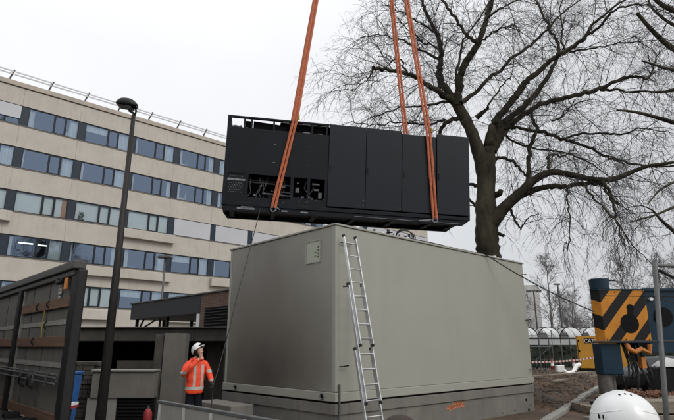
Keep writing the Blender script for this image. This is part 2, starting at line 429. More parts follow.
mb.box(S0 - .02, S1 + .02, DEP - .3, DEP, -.1, 21.2)
mb.build('wall', M['facade'], bld)
jb.box(S0, S1, .2, .298, -.1, 21.2) if False else None
jb = MB()
for k, t in enumerate(tops):
    z1 = 21.2 if k == 0 else tops[k - 1] - WH - .06
    jb.box(S0, S1, .303, .36, t + .02, z1 - .02)
    if k < 6:
        jb.box(S0, S1, -.03, .28, t - WH - .055, t - WH + .01)      # dark sill strip
jb.build('sill_strip', M['joint'], bld)
mb = MB(); mb.box(S0 - .35, S1 + .35, -.1, .35, 21.27, 21.65); mb.box(S0 - .3, S1 + .3, .35, DEP, 21.27, 21.5)
mb.build('parapet', M['facade_cap'], bld, bevel=.02)
mb = MB(); mb.box(S0 - .28, S1 + .28, .03, DEP - .03, 21.2, 21.268); mb.build('parapet_groove', M['joint'], bld)
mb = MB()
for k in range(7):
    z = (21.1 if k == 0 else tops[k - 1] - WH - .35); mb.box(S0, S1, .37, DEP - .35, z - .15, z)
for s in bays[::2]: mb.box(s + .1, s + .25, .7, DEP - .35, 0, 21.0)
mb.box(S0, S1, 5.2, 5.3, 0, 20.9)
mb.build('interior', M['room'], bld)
for s in bays:
    mb = MB(); mb.box(s, s + .5, .06, .2, tops[5] - WH, tops[0]); mb.build('pillar', M['navy'], bld)
# protruding planter boxes of concrete below some window rows
def ledge(s0, s1, zt):
    b = MB(); b.box(s0, s1, -.42, -.002, zt - .76, zt); b.build('ledge_box', M['facade'], bld, bevel=.03)
ledge(-5.2, 7.4, 11.38); ledge(15.35, 20.15, 11.38); ledge(-5.2, 3.2, 7.95); ledge(11.45, 20.1, 7.95); ledge(24.0, 32.4, 7.95)
ledge(7.2, 15.4, 4.55); ledge(19.8, 28.2, 4.55)

win_proto = {}
def window(i, k, style, vary=0):
    key = (style, vary)
    x = bays[i] + .5; w = 3.7; z1 = tops[k]; z0 = z1 - WH
    if key in win_proto:
        c = copy_tree(win_proto[key], bld); c.location = (x, 0, z0); return c
    # frame
    f = MB(); m1, m2 = w * .50, w * .735; ft = .075
    for a, b in ((0, w),): f.box(a, b, .05, .17, 0, ft); f.box(a, b, .05, .17, WH - ft, WH)
    for a in (0, m1 - ft / 2, m2 - ft / 2, w - ft): f.box(a, a + ft, .052, .168, ft, WH - ft)
    f.box(m1 + .05, m1 + .1, .056, .16, ft, WH - ft); f.box(m2 - .1, m2 - .05, .056, .16, ft, WH - ft)
    f.box(m1 + .1, m2 - .1, .056, .16, ft, ft + .05); f.box(m1 + .1, m2 - .1, .056, .16, WH - ft - .05, WH - ft)
    o = f.build('window', M['frame'], bld); o.location = (x, 0, z0)
    p = MB()
    for a, b in ((ft, m1 - ft / 2), (m1 + .1, m2 - .1), (m2 + ft / 2, w - ft)):
        p.add([(a, .1, ft), (b, .1, ft), (b, .1, WH - ft), (a, .1, WH - ft)], [(0, 1, 2, 3)])
    if style != 'shutter': p.build('pane', M['glass_clear' if style == 'blind' else 'glass'], o)
    if style == 'view' or style == 'lit':
        cu = MB(); cw = (.26, .42, .15, .33, .02, .2, .7)[vary % 7]
        def drape(a, b):
            n = max(4, int((b - a) / .05)); vs = []
            for q in range(n + 1):
                xx = a + (b - a) * q / n; yy = .27 + .03 * math.sin(q * 1.7 + vary)
                vs += [(xx, yy, .05), (xx, yy, WH - .05)]
            cu.add(vs, [(2 * q, 2 * q + 2, 2 * q + 3, 2 * q + 1) for q in range(n)])
        drape(.05, .05 + cw)
        drape(m2 + (.05, .3, .15, .45, .1, .55, .05)[vary % 7], w - .05)
        if vary in (4, 6):
            cu.box(.06, m1 - .03, .23, .24, WH * (.62 if vary == 4 else .8), WH - .05)
        cu.build('curtain', M['curtain'], o)
        if vary == 1:
            q = MB(); q.box(.5, 1.2, .35, .5, .02, .22); q.box(m2 + .1, m2 + .5, .35, .5, .02, .5); q.build_each('sill_clutter', M['dirty_white'], o)
        if vary == 3:
            q = MB(); q.box(.4, .9, .35, .5, .02, .3); q.box(1.0, 1.05, .35, .4, .02, .75); q.build_each('sill_clutter', M['aqua_blind'], o)
        if style == 'lit':
            q = MB(); q.box(.9, 1.9, 1.2, 1.35, WH * .78, WH * .83); q.box(2.1, 3.0, 1.3, 1.45, WH * .78, WH * .83); q.build('tube_light', M['tubelight'], o)
    elif style == 'blind':
        cu = MB(); d = .0 if vary != 2 else .1
        cu.box(.06, m1 - .03, .22, .235, .05 + d, WH - .05); cu.box(m1 + .06, m2 - .06, .225, .24, .05, WH - .05); cu.box(m2 + .05, w - (.45 if vary == 1 else .06), .22, .235, .05, WH - .05)
        cu.build('blind', M['aqua_blind'], o)
        if vary == 1:
            q = MB(); q.box(w - .44, w - .07, .22, .24, .05, WH - .05); q.build('curtain', M['orange_cloth'], o)
        if vary == 2:
            q = MB(); r2 = random.Random(4)
            for _ in range(60):
                a = r2.uniform(-1, 1); b = r2.random()
                px_, pz_ = .55 + a * .22 * (1 - b * .4), .1 + b * .62
                q.bar((px_, .16, pz_), (px_ + r2.uniform(-.12, .12), .18, pz_ + r2.uniform(.02, .14)), .05, .015)
            q.build('pot_plant', M['green'], o)
    elif style == 'shutter' or style == 'halfshutter':
        zb = .05 if style == 'shutter' else WH * .32
        q = MB(); q.box(.03, w - .03, .0 if style != 'shutter' else .02, .045, zb + .05, WH - .06); q.box(.02, w - .02, -.01, .047, zb, zb + .048)
        q.build('roller_shutter', M['shutter'], o)
    win_proto[key] = o
    return o
for i in range(len(bays)):
    b = i - 4                      # bay 0 starts at 7.0 m
    for k in range(6):
        if k == 0: st = ('halfshutter', 0) if b in (-1, 8) else ('view', (b * 3 + 1) % 7)
        elif k == 1: st = ('shutter', 0) if b >= 9 else ('view', (b * 5 + 2) % 7)
        elif k == 2: st = ('shutter', 0) if b >= 3 else (('blind', 1) if b == 0 else ('blind', 2) if b == 1 else ('blind', 0))
        elif k == 3: st = ('lit', 0) if b == 0 else ('view', (b * 3 + 2) % 7)
        elif k == 4: st = ('blind', 0) if b in (1, 4) else ('view', (b * 2) % 7)
        else: st = ('view', b % 7)
        window(i, k, *st)
# roof railing
mb = MB()
for j in range(25):
    s = 5.8 + 2.76 * (j - 5)
    if s > S1 - .2: break
    mb.bar((s, .3, 21.5), (s + .28, -.1, 22.5), .07, .11)
mb.build_each('railing_post', M['galv'], bld)
mb = MB()
for y, z in ((-.06, 22.36), (0, 22.16)):
    mb.bar((S0, y, z), (S1 - .3, y, z), .05, .10)
mb.build('railing', M['rail'], bld)

# ================================================================== GREIGE ENCLOSURE the generator is lowered into
BX, BY, BLX, BLY = -0.03, 10.5, 7.83, 3.98
enc = thing('equipment_enclosure', 'large greige steel enclosure on concrete plinth, ladder leaning on it, sooty, shade-painted left side', 'enclosure', (BX, BY, 0), AZ)
mb = MB(); mb.box(.0, BLX, 0, .1, .93, 4.24); mb.build('side_panel', M['enc'], enc, bevel=.012)
mb = MB(); mb.box(0, .1, .103, BLY - .003, .93, 4.24); mb.build('side_panel', M['enc_l'], enc, bevel=.012, label='left side panel with dark soot low down and painted shade')
mb = MB(); mb.box(BLX - .1, BLX, .103, BLY - .003, .93, 4.24); mb.build('side_panel', M['enc'], enc)
mb = MB(); mb.box(0, BLX, BLY, BLY + .1, .93, 4.24); mb.build('side_panel', M['enc'], enc)
mb = MB(); t = .03
mb.box(-t, BLX + t, -t, .12, 4.243, 4.285); mb.box(-t, BLX + t, BLY - .02, BLY + .1 + t, 4.243, 4.285)
mb.box(-t, .12, .123, BLY - .023, 4.243, 4.285); mb.box(BLX - .12, BLX + t, .123, BLY - .023, 4.243, 4.285)
mb.build('top_rim', M['enc'], enc, bevel=.008)
mb = MB(); mb.box(-.016, .11, -.016, .11, .935, 4.24); mb.build('corner_post', M['enc'], enc, bevel=.02)
mb = MB(); mb.box(-.03, BLX + .03, -.03, BLY + .13, .76, .927); mb.build('base_frame', M['enc'], enc, bevel=.01)
mb = MB(); mb.box(.02, BLX - .02, .02, BLY + .08, .72, .76); mb.build('base_gap', M['black'], enc)
mb = MB(); mb.box(-.02, BLX + .02, -.02, BLY + .12, .52, .72); mb.build('plinth_edge', M['conc'], enc, bevel=.01)
mb = MB(); mb.box(.015, BLX - .015, .015, BLY + .085, -.05, .519); mb.build('plinth', M['conc'], enc)
mb = MB(); mb.box(.1, BLX - .1, .1, BLY, .9, .95); mb.build('floor', M['conc'], enc)
# round lifting eyes in the base frame
for p in ((-.032, .35), (-.032, 3.5)):
    mb = MB(); mb.tube([(p[0] - .012, p[1] + .05 * math.cos(a), .845 + .05 * math.sin(a)) for a in [i * math.pi / 6 for i in range(13)]], .012, 6)
    mb.cyl((p[0] - .004, p[1], .845), (p[0] + .004, p[1], .845), .045, 14, mi=1)
    mb.build('lifting_eye', [M['galv'], M['black']], enc)
# hatch plate on left side near the corner
mb = MB(); 
for a, b, c, d in ((.46, .96, 3.52, 3.55), (.46, .96, 3.99, 4.02), (.46, .485, 3.55, 3.99), (.935, .96, 3.55, 3.99)): mb.box(-.018, -.001, a, b, c, d)
pl = mb.build('hatch_frame', M['enc'], enc)
mb = MB(); mb.box(-.008, -.0015, .487, .933, 3.552, 3.988); mb.build('hatch_plate', mat('hatch_paint', (.36, .38, .29), .5, .05), pl)
mb = MB()
for z in (3.63, 3.70, 3.77, 3.84):
    mb.box(-.011, -.0085, .52, .56, z, z + .03)
for z in (3.66, 3.74): mb.box(-.011, -.0085, .6, .66, z, z + .012)
mb.build('hatch_screws', M['conc_dark'], pl)
# white clips along the top rim, dark tie hooks on right side
for k, x in enumerate((.6, 1.4, 2.3, 3.9, 5.1, 6.2, 7.3)):
    mb = MB(); mb.box(x, x + .09, -.02, .07, 4.287, 4.315); mb.build('rim_clip', M['white'], enc)
for k, y in enumerate((.3, 1.0, 1.9, 2.9, 3.6)):
    mb = MB(); mb.box(-.02, .07, y, y + .09, 4.287, 4.315); mb.build('rim_clip', M['white'], enc)
for x, z in ((7.72, 3.9), (7.76, 2.55), (.16, 1.41), (7.7, 1.15)):
    mb = MB(); mb.tube([(x - .05, -.002, z), (x - .05, -.09, z), (x + .1, -.1, z + .02), (x + .12, -.06, z)], .013, 6); mb.build('tie_hook', M['black'], enc)
for x, z in ((7.35, .33), (7.45, .06)):
    mb = MB(); mb.cyl((x, -.012, z), (x, .016, z), .03, 10); mb.build('plinth_bolt', M['black'], enc)
# conduit strip at the corner, low
mb = MB(); mb.box(.05, .085, -.055, -.031, 0, 1.08); mb.build('corner_conduit', M['galv'], enc)
# orange spray scribble
r3 = random.Random(5); mb = MB()
for k in range(26):
    x = 3.6 + .7 * k / 26; z = .38 + .03 * math.sin(k) + (0.05 if k > 10 else 0)
    h = r3.uniform(.03, .09) * (1.3 - abs(k - 14) / 16)
    mb.add([(x - .03, .012, z - h * .6), (x + .035, .012, z - h * .4), (x + .05, .012, z + h), (x - .01, .012, z + h * .8)], [(0, 1, 2, 3)])
mb.box(3.56, 4.3, .0125, .0128, .36, .38)
mb.build('spray_mark', mat('orange_spray', (.50, .16, .07), .8, .35, 30), enc, label='orange spray paint scribble on the plinth')

# ================================================================== BLACK GENERATOR hanging
gen = thing('generator_module', 'long black steel generator module hanging from orange slings above greige enclosure', 'generator',
            (0.365, 13.4, 5.11), rot=(0.070, 0.022, 0.180))
GL, GD, GH = 3.4, 1.35, 2.58
X4 = [-3.4, -.66, .38, 1.41, 2.42, 3.4]
mb = MB()
# frame: corner posts, rails
z0 = .14
for x in (-GL, GL - .1): mb.box(x, x + .1, 0, .1, z0, GH); mb.box(x, x + .1, GD - .1, GD, z0, GH)
mb.box(-GL + .1, -.66, .004, .09, GH - .055, GH); mb.box(-GL + .1, GL - .1, .004, .09, z0, .24)
mb.box(-GL + .1, GL - .1, GD - .09, GD, z0, .3); mb.box(-GL + .1, GL - .1, GD - .09, GD, GH - .08, GH)
for x in (-GL, GL - .1): mb.box(x + .002, x + .098, .1, GD - .1, GH - .08, GH); mb.box(x + .002, x + .098, .1, GD - .1, z0, .3)
for x in (-2.98, -2.79, -2.2, -1.66, -1.16, -.76): mb.box(x, x + .05, .012, .08, 2.26, GH - .057)
mb.build('frame', M['gen'], gen, bevel=.008)
# front skin on left half, with cut-outs
mb = MB()
mb.box(-GL + .1, -.66, .012, .05, 1.0, 2.26)
mb.box(-GL + .1, -.66, .012, .05, .24, .38)
for a, b in ((-2.83, -2.76), (-1.65, -1.57), (-1.2, -1.13), (-.73, -.66)): mb.box(a, b, .012, .05, .38, 1.0)
mb.box(-1.57, -1.2, .014, .05, .38, .45); mb.box(-1.13, -.73, .014, .05, .38, .43)
mb.build('front_panel', M['gen'], gen)
# four flat door panels on right, alternately stepped
for k in range(4):
    a, b = X4[k + 1], X4[k + 2]; top = GH - (.075 if k == 2 else 0); y = (-.012, 0.0, .01, -.02)[k]
    mb = MB(); mb.box(a + .006, b - .006, y, y + .06, .27, top); p = mb.build('door_panel', M['gen2'], gen, bevel=.012)
    q = MB(); q.box(a + .05, a + .075, y - .018, y - .001, 1.25, 1.42); q.build('door_handle', M['gen'], p)
    if k < 3:
        q = MB(); q.cyl((b - .05, y - .012, .36), (b - .05, y + .01, .36), .012, 8); q.cyl((b - .05, y - .012, .5), (b - .05, y + .01, .5), .012, 8)
        q.build_each('bolt', M['gen_bits'], p)
mb = MB(); mb.box(-2.0, GL - .1, .1, GD - .1, GH - .09, GH - .05); mb.build('roof', M['gen'], gen)
mb = MB(); mb.box(-GL, -GL + .04, .1, GD - .1, .3, 2.2); mb.build('end_panel', M['gen'], gen)
mb = MB(); mb.box(GL - .04, GL, .1, GD - .1, .3, GH - .08); mb.build('end_panel', M['gen2'], gen)
mb = MB(); mb.box(-GL + .1, GL - .1, GD - .05, GD, .3, 2.2); mb.box(-1.9, GL - .1, GD - .05, GD, 2.2, GH - .08); mb.build('back_panel', M['gen'], gen)
mb = MB(); mb.box(-GL + .05, GL - .05, .05, GD - .05, z0 + .01, z0 + .05); mb.build('floor', M['gen_in'], gen)
# perforated grille
mb = MB(); mb.box(-3.3, -2.83, .03, .045, .38, 1.0); gr = mb.build('grille', M['gen'], gen)
mb = MB()
for i in range(6):
    for j in range(8):
        x = -3.25 + i * .062 + (.03 if j % 2 else 0); z = .5 + j * .06
        mb.cyl((x, .026, z), (x, .0295, z), .016, 8)
struct(mb.build('grille_holes', M['gen_dim'], gr), 'stuff')
mb = MB(); mb.box(-3.32, -2.84, .015, .028, .80, .85); mb.build('rail_bar', M['gen_bits'], gen)
# machinery seen inside
rg_ = random.Random(21)
pp_ = MB(); pp_.cyl((-2.76, .2, .83), (-1.66, .2, .80), .022, 8); pp_.cyl((-2.76, .26, .90), (-1.9, .26, .88), .014, 8); pp_.cyl((-2.35, .16, .53), (-1.6, .16, .50), .03, 10); pp_.cyl((-2.1, .18, .61), (-1.6, .18, .60), .015, 8)
for k in range(9):
    x = rg_.uniform(-2.7, -.8); pp_.tube([(x, .2, .96), (x + rg_.uniform(-.08, .08), .15, .75), (x + rg_.uniform(-.12, .12), .18, .55), (x + rg_.uniform(-.1, .2), .2, .42)], rg_.uniform(.007, .016), 6)
pp_.build_each('pipe', M['gen_dim'], gen)
jb_ = MB()
for x, z, w_, h_ in ((-1.5, .62, .10, .13), (-1.34, .47, .07, .05), (-1.47, .86, .05, .04), (-1.0, .70, .13, .05), (-.88, .50, .09, .16), (-1.08, .45, .05, .04), (-1.06, .86, .2, .04), (-2.6, .45, .06, .05), (-2.45, .7, .05, .04), (-1.86, .72, .08, .05)):
    jb_.box(x, x + w_, .12, .2, z, z + h_)
jb_.build_each('junction_box', mat('junction_box_grey', (.115, .12, .13), .6, .5, 6), gen)
for k in range(16):
    q = MB(); x = rg_.uniform(-2.5, -.75); z = rg_.uniform(.28, .6); q.box(x, x + .02, .006, .03, z, z + .014)
    q.build('fastener', M['gen_bits'], gen)
mb = MB(); mb.box(-2.9, -1.0, .4, 1.1, .2, 1.5); mb.cyl((-2.8, .7, 1.7), (-.9, .7, 1.7), .28, 16); mb.build('engine_block', M['gen_in'], gen)
mb = MB(); mb.box(-2.93, -2.76, .12, .9, 2.1, 2.49); mb.build('dark_baffle', M['gen_in'], gen)  # baffles added behind the upper openings to keep them dark
mb = MB(); mb.add([(-2.72, .12, 2.1), (-1.62, .12, 2.1), (-1.62, .12, 2.43), (-2.72, .12, 2.50), (-2.72, .9, 2.1), (-1.62, .9, 2.1), (-1.62, .9, 2.60), (-2.72, .9, 2.62)], [(0, 1, 2, 3), (4, 7, 6, 5), (3, 2, 6, 7), (0, 3, 7, 4), (1, 5, 6, 2)]); mb.build('dark_baffle', M['gen_in'], gen)
mb = MB(); mb.box(-1.6, -.7, .14, .9, 2.0, 2.53); mb.build('dark_baffle', M['gen_in'], gen)
mb = MB(); mb.tube([(-3.28, .05, 2.27), (-3.2, .06, 2.30), (-3.1, .05, 2.28), (-3.02, .06, 2.31)], .03, 6); mb.build('foil_edge', M['gen_bits'], gen)
mb = MB(); mb.box(-1.38, -1.12, .1, .16, 2.27, 2.32); mb.box(-.95, -.85, .1, .16, 2.27, 2.31); mb.box(-2.96, -2.85, .1, .16, 2.27, 2.30); mb.build_each('label_tag', M['gen_bits'], gen)
# door hardware specks
mb = MB()
for x, z in ((-2.15, 1.85), (-1.65, 1.88), (-1.24, 1.86), (-2.15, 1.36), (-1.65, 1.38), (-1.24, 1.36)): mb.box(x, x + .06, .002, .012, z, z + .012)
mb.build_each('latch', M['gen_bits'], gen)
# skid below
mb = MB(); mb.prism([(-3.38, .139), (3.38, .139), (3.2, 0), (-3.28, 0)], .03, .15); mb.prism([(-3.38, .139), (3.38, .139), (3.2, 0), (-3.28, 0)], GD - .15, GD - .03)
for x in (-3.2, -2.1, -1, .1, 1.2, 2.3, 3.0): mb.box(x, x + .12, .15, GD - .15, .02, .13)
mb.box(-3.2, 3.1, .15, GD - .15, .1, .137)
mb.build('skid', M['gen'], gen, bevel=.006)
mb = MB(); mb.box(-3.0, -2.55, .02, .05, .05, .10); mb.box(-1.85, -1.7, .02, .05, .05, .09); mb.box(-1.35, -1.15, .02, .05, .05, .09); mb.bar((.1, .02, .06), (3.1, .02, .035), .01, .012); mb.box(-2.9, -2.6, .016, .05, .11, .13)
mb.build_each('skid_label', M['gen_bits'], gen)
mb = MB(); mb.tube([(-1.9, .05, .1), (-1.95, -.03, .12), (-2.1, -.03, .16), (-2.15, .05, .2)], .02, 6); mb.bar((1.9, -.02, .05), (2.4, -.02, .12), .02, .03)
mb.build('lug', M['gen_bits'], gen)

bpy.context.view_layer.update()
GM = gen.matrix_world.copy()
HOOK = Vector((.95, 13.9, 23.6))
def sling(local_lo, label, edge=None, both=True):
    pts = [GM @ Vector(local_lo)]
    if edge: pts.append(GM @ Vector(edge))
    root = thing('lifting_sling', label, 'sling', pts[0], group='orange slings holding the generator')
    mb = MB(); side = Vector((1, 0, 0))
    for sx in (-.044, .044):
        path = [p - pts[0] + side * sx for p in pts] + [HOOK - pts[0] + side * sx * .6]
        # subdivide with soft creases
        fine = []
        for a, b in zip(path[:-1], path[1:]):
            n = 14
            for i in range(n): fine.append(a.lerp(b, i / n))
        fine.append(path[-1])
        n = 8; vs = []
        for i, p in enumerate(fine):
            for k in range(n):
                t = 2 * math.pi * k / n
                wv = .037 + .004 * math.sin(i * 1.3 + sx * 40)
                vs.append(p + Vector((math.cos(t) * wv, math.sin(t) * .022, 0)))
        mb.add(vs, [(i * n + k, i * n + (k + 1) % n, (i + 1) * n + (k + 1) % n, (i + 1) * n + k) for i in range(len(fine) - 1) for k in range(n)])
    mb.build('webbing', M['sling'], root, smooth=True)
    sb = MB(); o = Vector((0, 0, 0))
    sb.tube([o + Vector((.07 * math.cos(a), -.0, -.02 + .08 * math.sin(a))) for a in [i * math.pi / 8 for i in range(17)]], .018, 8)
    sb.build('shackle', M['gen_bits'], root, smooth=True)
    return root, pts
r1, p1 = sling((-2.07, -.06, .12), 'orange lifting sling down the left front of the black generator', (-1.62, -.045, GH + .02))
r2, p2 = sling((2.35, -.06, .12), 'orange lifting sling down the right front of the black generator', (2.16, -.06, GH + .02))
r3_, p3 = sling((2.3, GD + .06, .12), 'orange lifting sling rising behind the right end of the generator', (2.0, GD + .05, GH + .02))
r4_, p4 = sling((-2.07, GD + .06, .12), 'orange lifting sling behind the generator on its left, hidden by the front sling', (-1.62, GD + .05, GH + .02))
for p, rr in ((p1, r1), (p2, r2)):
    mb = MB(); q = p[1] - p[0]; mb.box(q.x + .07, q.x + .12, q.y - .03, q.y + .03, q.z - .02, q.z + .12); mb.build('yellow_tag', M['yellow_tag'], rr, bevel=.01)
hk = thing('crane_hook', 'heavy crane hook block the four orange slings meet at, above the photo', 'hook', HOOK)
mb = MB(); mb.tube([(0, 0, .5), (0, 0, .3), (.14, 0, .15), (.16, 0, -.02), (.05, 0, -.16), (-.12, 0, -.12), (-.17, 0, 0)], [.05, .06, .06, .07, .06, .05, .02], 10); mb.build('hook', M['steel_dark'], hk, smooth=True)
mb = MB(); mb.box(-.25, .25, -.12, .12, .5, 1.3); mb.build('block', M['catyellow'], hk, bevel=.05)
mb = MB(); [mb.cyl((x, 0, 1.3), (x * .8, 0, 22), .012, 6) for x in (-.15, -.05, .05, .15)]; mb.build('rope', M['steel_dark'], hk)

def curve_pts(a, b, sag, n=16, side=(0, 0, 0)):
    a, b = Vector(a), Vector(b); s = Vector(side)
    return [a.lerp(b, i / n) + (Vector((0, 0, -sag)) + s) * (4 * (i / n) * (1 - i / n)) for i in range(n + 1)]
# tag line from generator to worker's glove
HANDL = Vector((-2.44, 10.72, 1.07))
a = GM @ Vector((-2.4, 0, .1))
mb = MB(); mb.tube(curve_pts(a, at(237, 296, 11.45), .05) + curve_pts(at(237, 296, 11.45), HANDL, .12)[1:] + [HANDL + Vector((-.02, .02, -.5)), HANDL + Vector((.03, .03, -1.0))], .011, 6)
tag(mb.build('tag_line', M['cable'], smooth=True), 'thin black tag line from the generator to the worker in orange', 'rope')
# cable running from the enclosure top towards the outrigger
pts = [at(404, 236, 12.5), at(412, 239, 12.2), at(432, 243, 12.75), at(460, 249.5, 13.6), at(480, 253.5, 14.3)] + curve_pts(at(488, 256.0, 14.38), at(594, 311.5, 14.85), .10, 14)
mb = MB(); mb.tube(pts, .016, 6); tag(mb.build('power_cable', M['cable'], smooth=True), 'black cable running from the enclosure top down to the striped outrigger', 'cable')
mb = MB(); r5 = random.Random(8)
cc = at(404, 236.5, 13.6)
for j in range(3):
    mb.tube([cc + Vector((.22 * math.cos(a) * (1 + .1 * j) + .02 * j, .05 * math.sin(a * 2), .2 * math.sin(a) - .02 * j)) for a in [i * math.pi / 10 for i in range(21)]], .014, 6)
for x in range(9):
    q = at(352 + x * 6, 229 + x * 1.1, 12.1 + x * .18)
    mb.tube([q + Vector((r5.uniform(-.12, .12), r5.uniform(-.1, .1), r5.uniform(-.04, .1))) for _ in range(4)], .014, 5)
tag(mb.build('cable_coil', M['cable'], smooth=True), 'tangled coil of black cable on the enclosure rim under the generator', 'cable')

# ================================================================== LADDER
lad = thing('extension_ladder', 'three section aluminium extension ladder leaning on the enclosure near its corner', 'ladder', (BX, BY, 0), AZ)
# top at x=.35 on wall, feet pulled out
topc = Vector((.26, -.03, 3.98)); foot = Vector((.26, -.86, 0))
dirl = (topc - foot); LL = dirl.length; dirl.normalize()
outn = Vector((0, -math.cos(math.atan2(dirl.z, -(-dirl.y))), 0))
nrm = Vector((0, -dirl.z, dirl.y)).normalized()      # away from wall
def ladder_section(t0, t1, w, off):
    b = foot + nrm * off
    mb = MB()
    for sx in (-w / 2, w / 2):
        p = b + dirl * t0 + Vector((sx, 0, 0)); q = b + dirl * t1 + Vector((sx, 0, 0))
        mb.bar(p, q, .024, .06, up=(0, 1, 0))
    o = mb.build('ladder_section', M['alu'], lad, bevel=.004)
    t = math.ceil((t0 + .08) / .28) * .28
    while t < t1 - .08:
        rg = MB(); p = b + dirl * t; rg.cyl(p + Vector((-w / 2, 0, 0)), p + Vector((w / 2, 0, 0)), .014, 8)
        rg.build('rung', M['alu'], o); t += .28
    for sx in (-w / 2, w / 2):
        for t in (t0, t1):
            cp = MB(); p = b + dirl * t + Vector((sx, 0, 0)); cp.bar(p - dirl * .025, p + dirl * .03, .03, .068, up=(0, 1, 0))
            cp.build('end_cap', M['alu_dark'], o)
    return o
ladder_section(LL - 2.24, LL, .34, .12)
ladder_section(LL - 3.28, LL - 1.02, .39, .06)
ladder_section(0.0, LL - 2.28, .44, .0)
mb = MB(); b = foot + dirl * (LL - .1); mb.cyl(b + Vector((-.16, 0, 0)), b + Vector((.16, 0, 0)), .012, 8)
b = foot + dirl * (LL - 1.08) + nrm * .07; mb.bar(b + Vector((-.3, .05, 0)), b + Vector((-.18, 0, .02)), .03, .03); mb.build_each('strap_hook', M['alu_dark'], lad)

# ================================================================== CURTAIN-SIDED TRAILER, left foreground
T0 = Vector((-4.785, 9.5, 0))
tr = thing('curtain_trailer', 'brown grey curtain sided trailer with timber slats and thick dark frame', 'trailer', T0, AZ)
TL, TW = 13.4, 2.45
# local: x<0 is the trailer's inside/far width, y along the length; the seen wall is at x=0
mb = MB(); mb.box(.03, .045, .3, TL - .3, .42, 3.15)
o = mb.build('curtain', M['tarp'], tr)
mb = MB()
for z in (2.24, 1.46): mb.box(.012, .028, .14, TL - .3, z - .045, z + .045)
mb.build_each('belt', M['belt'], o)
for z in (2.6, 1.88, .54):
    for y0_, y1_ in ((.12, 3.75), (4.3, 7.8), (8.3, 12.8)):
        if z > 2.5 and y0_ > 1: continue
        mb = MB(); h = .095; mb.box(-.03, .008, y0_, y1_, z - h, z + h); mb.build('timber_slat', M['wood'], tr, bevel=.006)
mb = MB()
mb.box(-.12, .1, -.14, TL, 3.17, 3.32); mb.box(-.06, .06, 0, TL, 3.06, 3.17)
mb.build('roof_rail', M['steel_rail'], tr, bevel=.02)
mb = MB(); mb.box(-.08, .1, -.1, TL, 3.323, 3.34); mb.build('rail_lip', M['steel_rail'], tr)
for y in (-.14, TL - .3):
    mb = MB(); mb.box(-.03, .14, y, y + .36, .2, 3.169); mb.build('corner_post', M['steel_dark'], tr, bevel=.03)
for y in (4.0, 8.0):
    mb = MB(); mb.box(-.07, .029, y - .14, y + .1, .2, 3.06); mb.build('side_post', M['steel_dark'], tr, bevel=.01)
for y in (3.74, 7.75):
    mb = MB(); mb.box(-.02, .0289, y - .03, y + .03, .45, 3.05); mb.build('seam_strip', M['belt'], tr)
mb = MB()
for y in (1.75, 3.0, 5.5, 7): mb.box(.02, .029, y, y + .008, .45, 3.05)
mb.build_each('curtain_seam', M['steel_rail'], tr)
# load bars on the wall
mb = MB()
for k in range(4): mb.cyl((-.06 - .03 * (k % 2), .22, 1.30 - .05 * k), (-.06 - .03 * (k % 2), 5.6, 1.33 - .05 * k), .018, 8)
for y in (1.6, 1.9, 2.6, .7): mb.box(-.12, -.03, y, y + .06, 1.10, 1.34)
mb.build_each('load_bar', M['galv'], tr)
mb = MB()
for y in (1.75, 2.4): mb.tube([(-.05, y, 1.28), (-.16, y + .03, 1.18), (-.14, y + .1, 1.05), (-.04, y + .05, .98)], .02, 6)
mb.build_each('bar_clamp', M['steel_dark'], tr)
mb = MB(); mb.box(-.06, -.04, .36, .54, 2.84, 3.05); mb.build('orange_marker', M['orange'], tr)
mb = MB(); mb.box(-.005, .011, .86, 1.06, 2.78, 3.02); mb.box(-.005, .011, .9, 1.02, 2.66, 2.75); mb.build('sticker', M['dirty_white'], tr)
mb = MB()
for z, n in ((2.92, 3), (2.85, 2), (2.97, 3), (2.70, 2)):
    for k in range(n): mb.box(-.0065, -.0052, .89 + k * .05, .925 + k * .05, z - .012, z + .012)
mb.build('sticker_print', M['steel_rail'], tr)
for y, z in ((1.5, 2.62), (2.3, 2.6), (1.5, 2.2), (2.3, 1.9)):
    mb = MB(); mb.tube([(-.03, y, z + .08), (-.07, y + .02, z), (-.03, y, z - .08), (-.06, y + .06, z - .03)], .014, 6); mb.build('ratchet', M['steel_dark'], tr)
mb = MB(); mb.tube([(-.04, 1.7, 2.5), (-.05, 1.72, 2.25), (-.045, 1.66, 1.95)], .012, 5); mb.build('strap_tail', M['yellow_tag'], tr)
mb = MB(); mb.tube([(-.06, .62, 3.02), (-.09, .75, 2.98), (-.07, .95, 3.0), (-.04, 1.0, 3.06)], .045, 8); mb.build('roller_bracket', M['steel_dark'], tr, smooth=True)
mb = MB(); mb.box(-TW, .02, -.05, TL - .05, .26, .40); mb.build('deck', M['steel_dark'], tr)
mb = MB(); mb.box(-TW + .1, -.1, TL - .35, TL - .2, .42, 3.1); mb.build('headboard', M['steel_dark'], tr)
mb = MB(); mb.box(-TW - .02, -TW, .3, TL, .42, 3.15); mb.box(-TW - .08, -TW + .06, -.1, TL, 3.17, 3.32); mb.build('far_curtain', M['tarp'], tr)
for y in (-.14, TL - .2):
    mb = MB(); mb.box(-TW - .1, -TW + .12, y, y + .3, .2, 3.168); mb.build('corner_post', M['steel_dark'], tr, bevel=.03)
for y in (1.2, 2.5, 10.5):
    for x in (-.33, -TW + .05):
        mb = MB(); mb.cyl((x, y, .26), (x + .28, y, .26), .25, 24); w = mb.build('wheel', M['black'], tr, bevel=.03)
        mb = MB(); mb.cyl((x - .01, y, .26), (x + .29, y, .26), .13, 16); mb.build('rim', M['galv'], w)

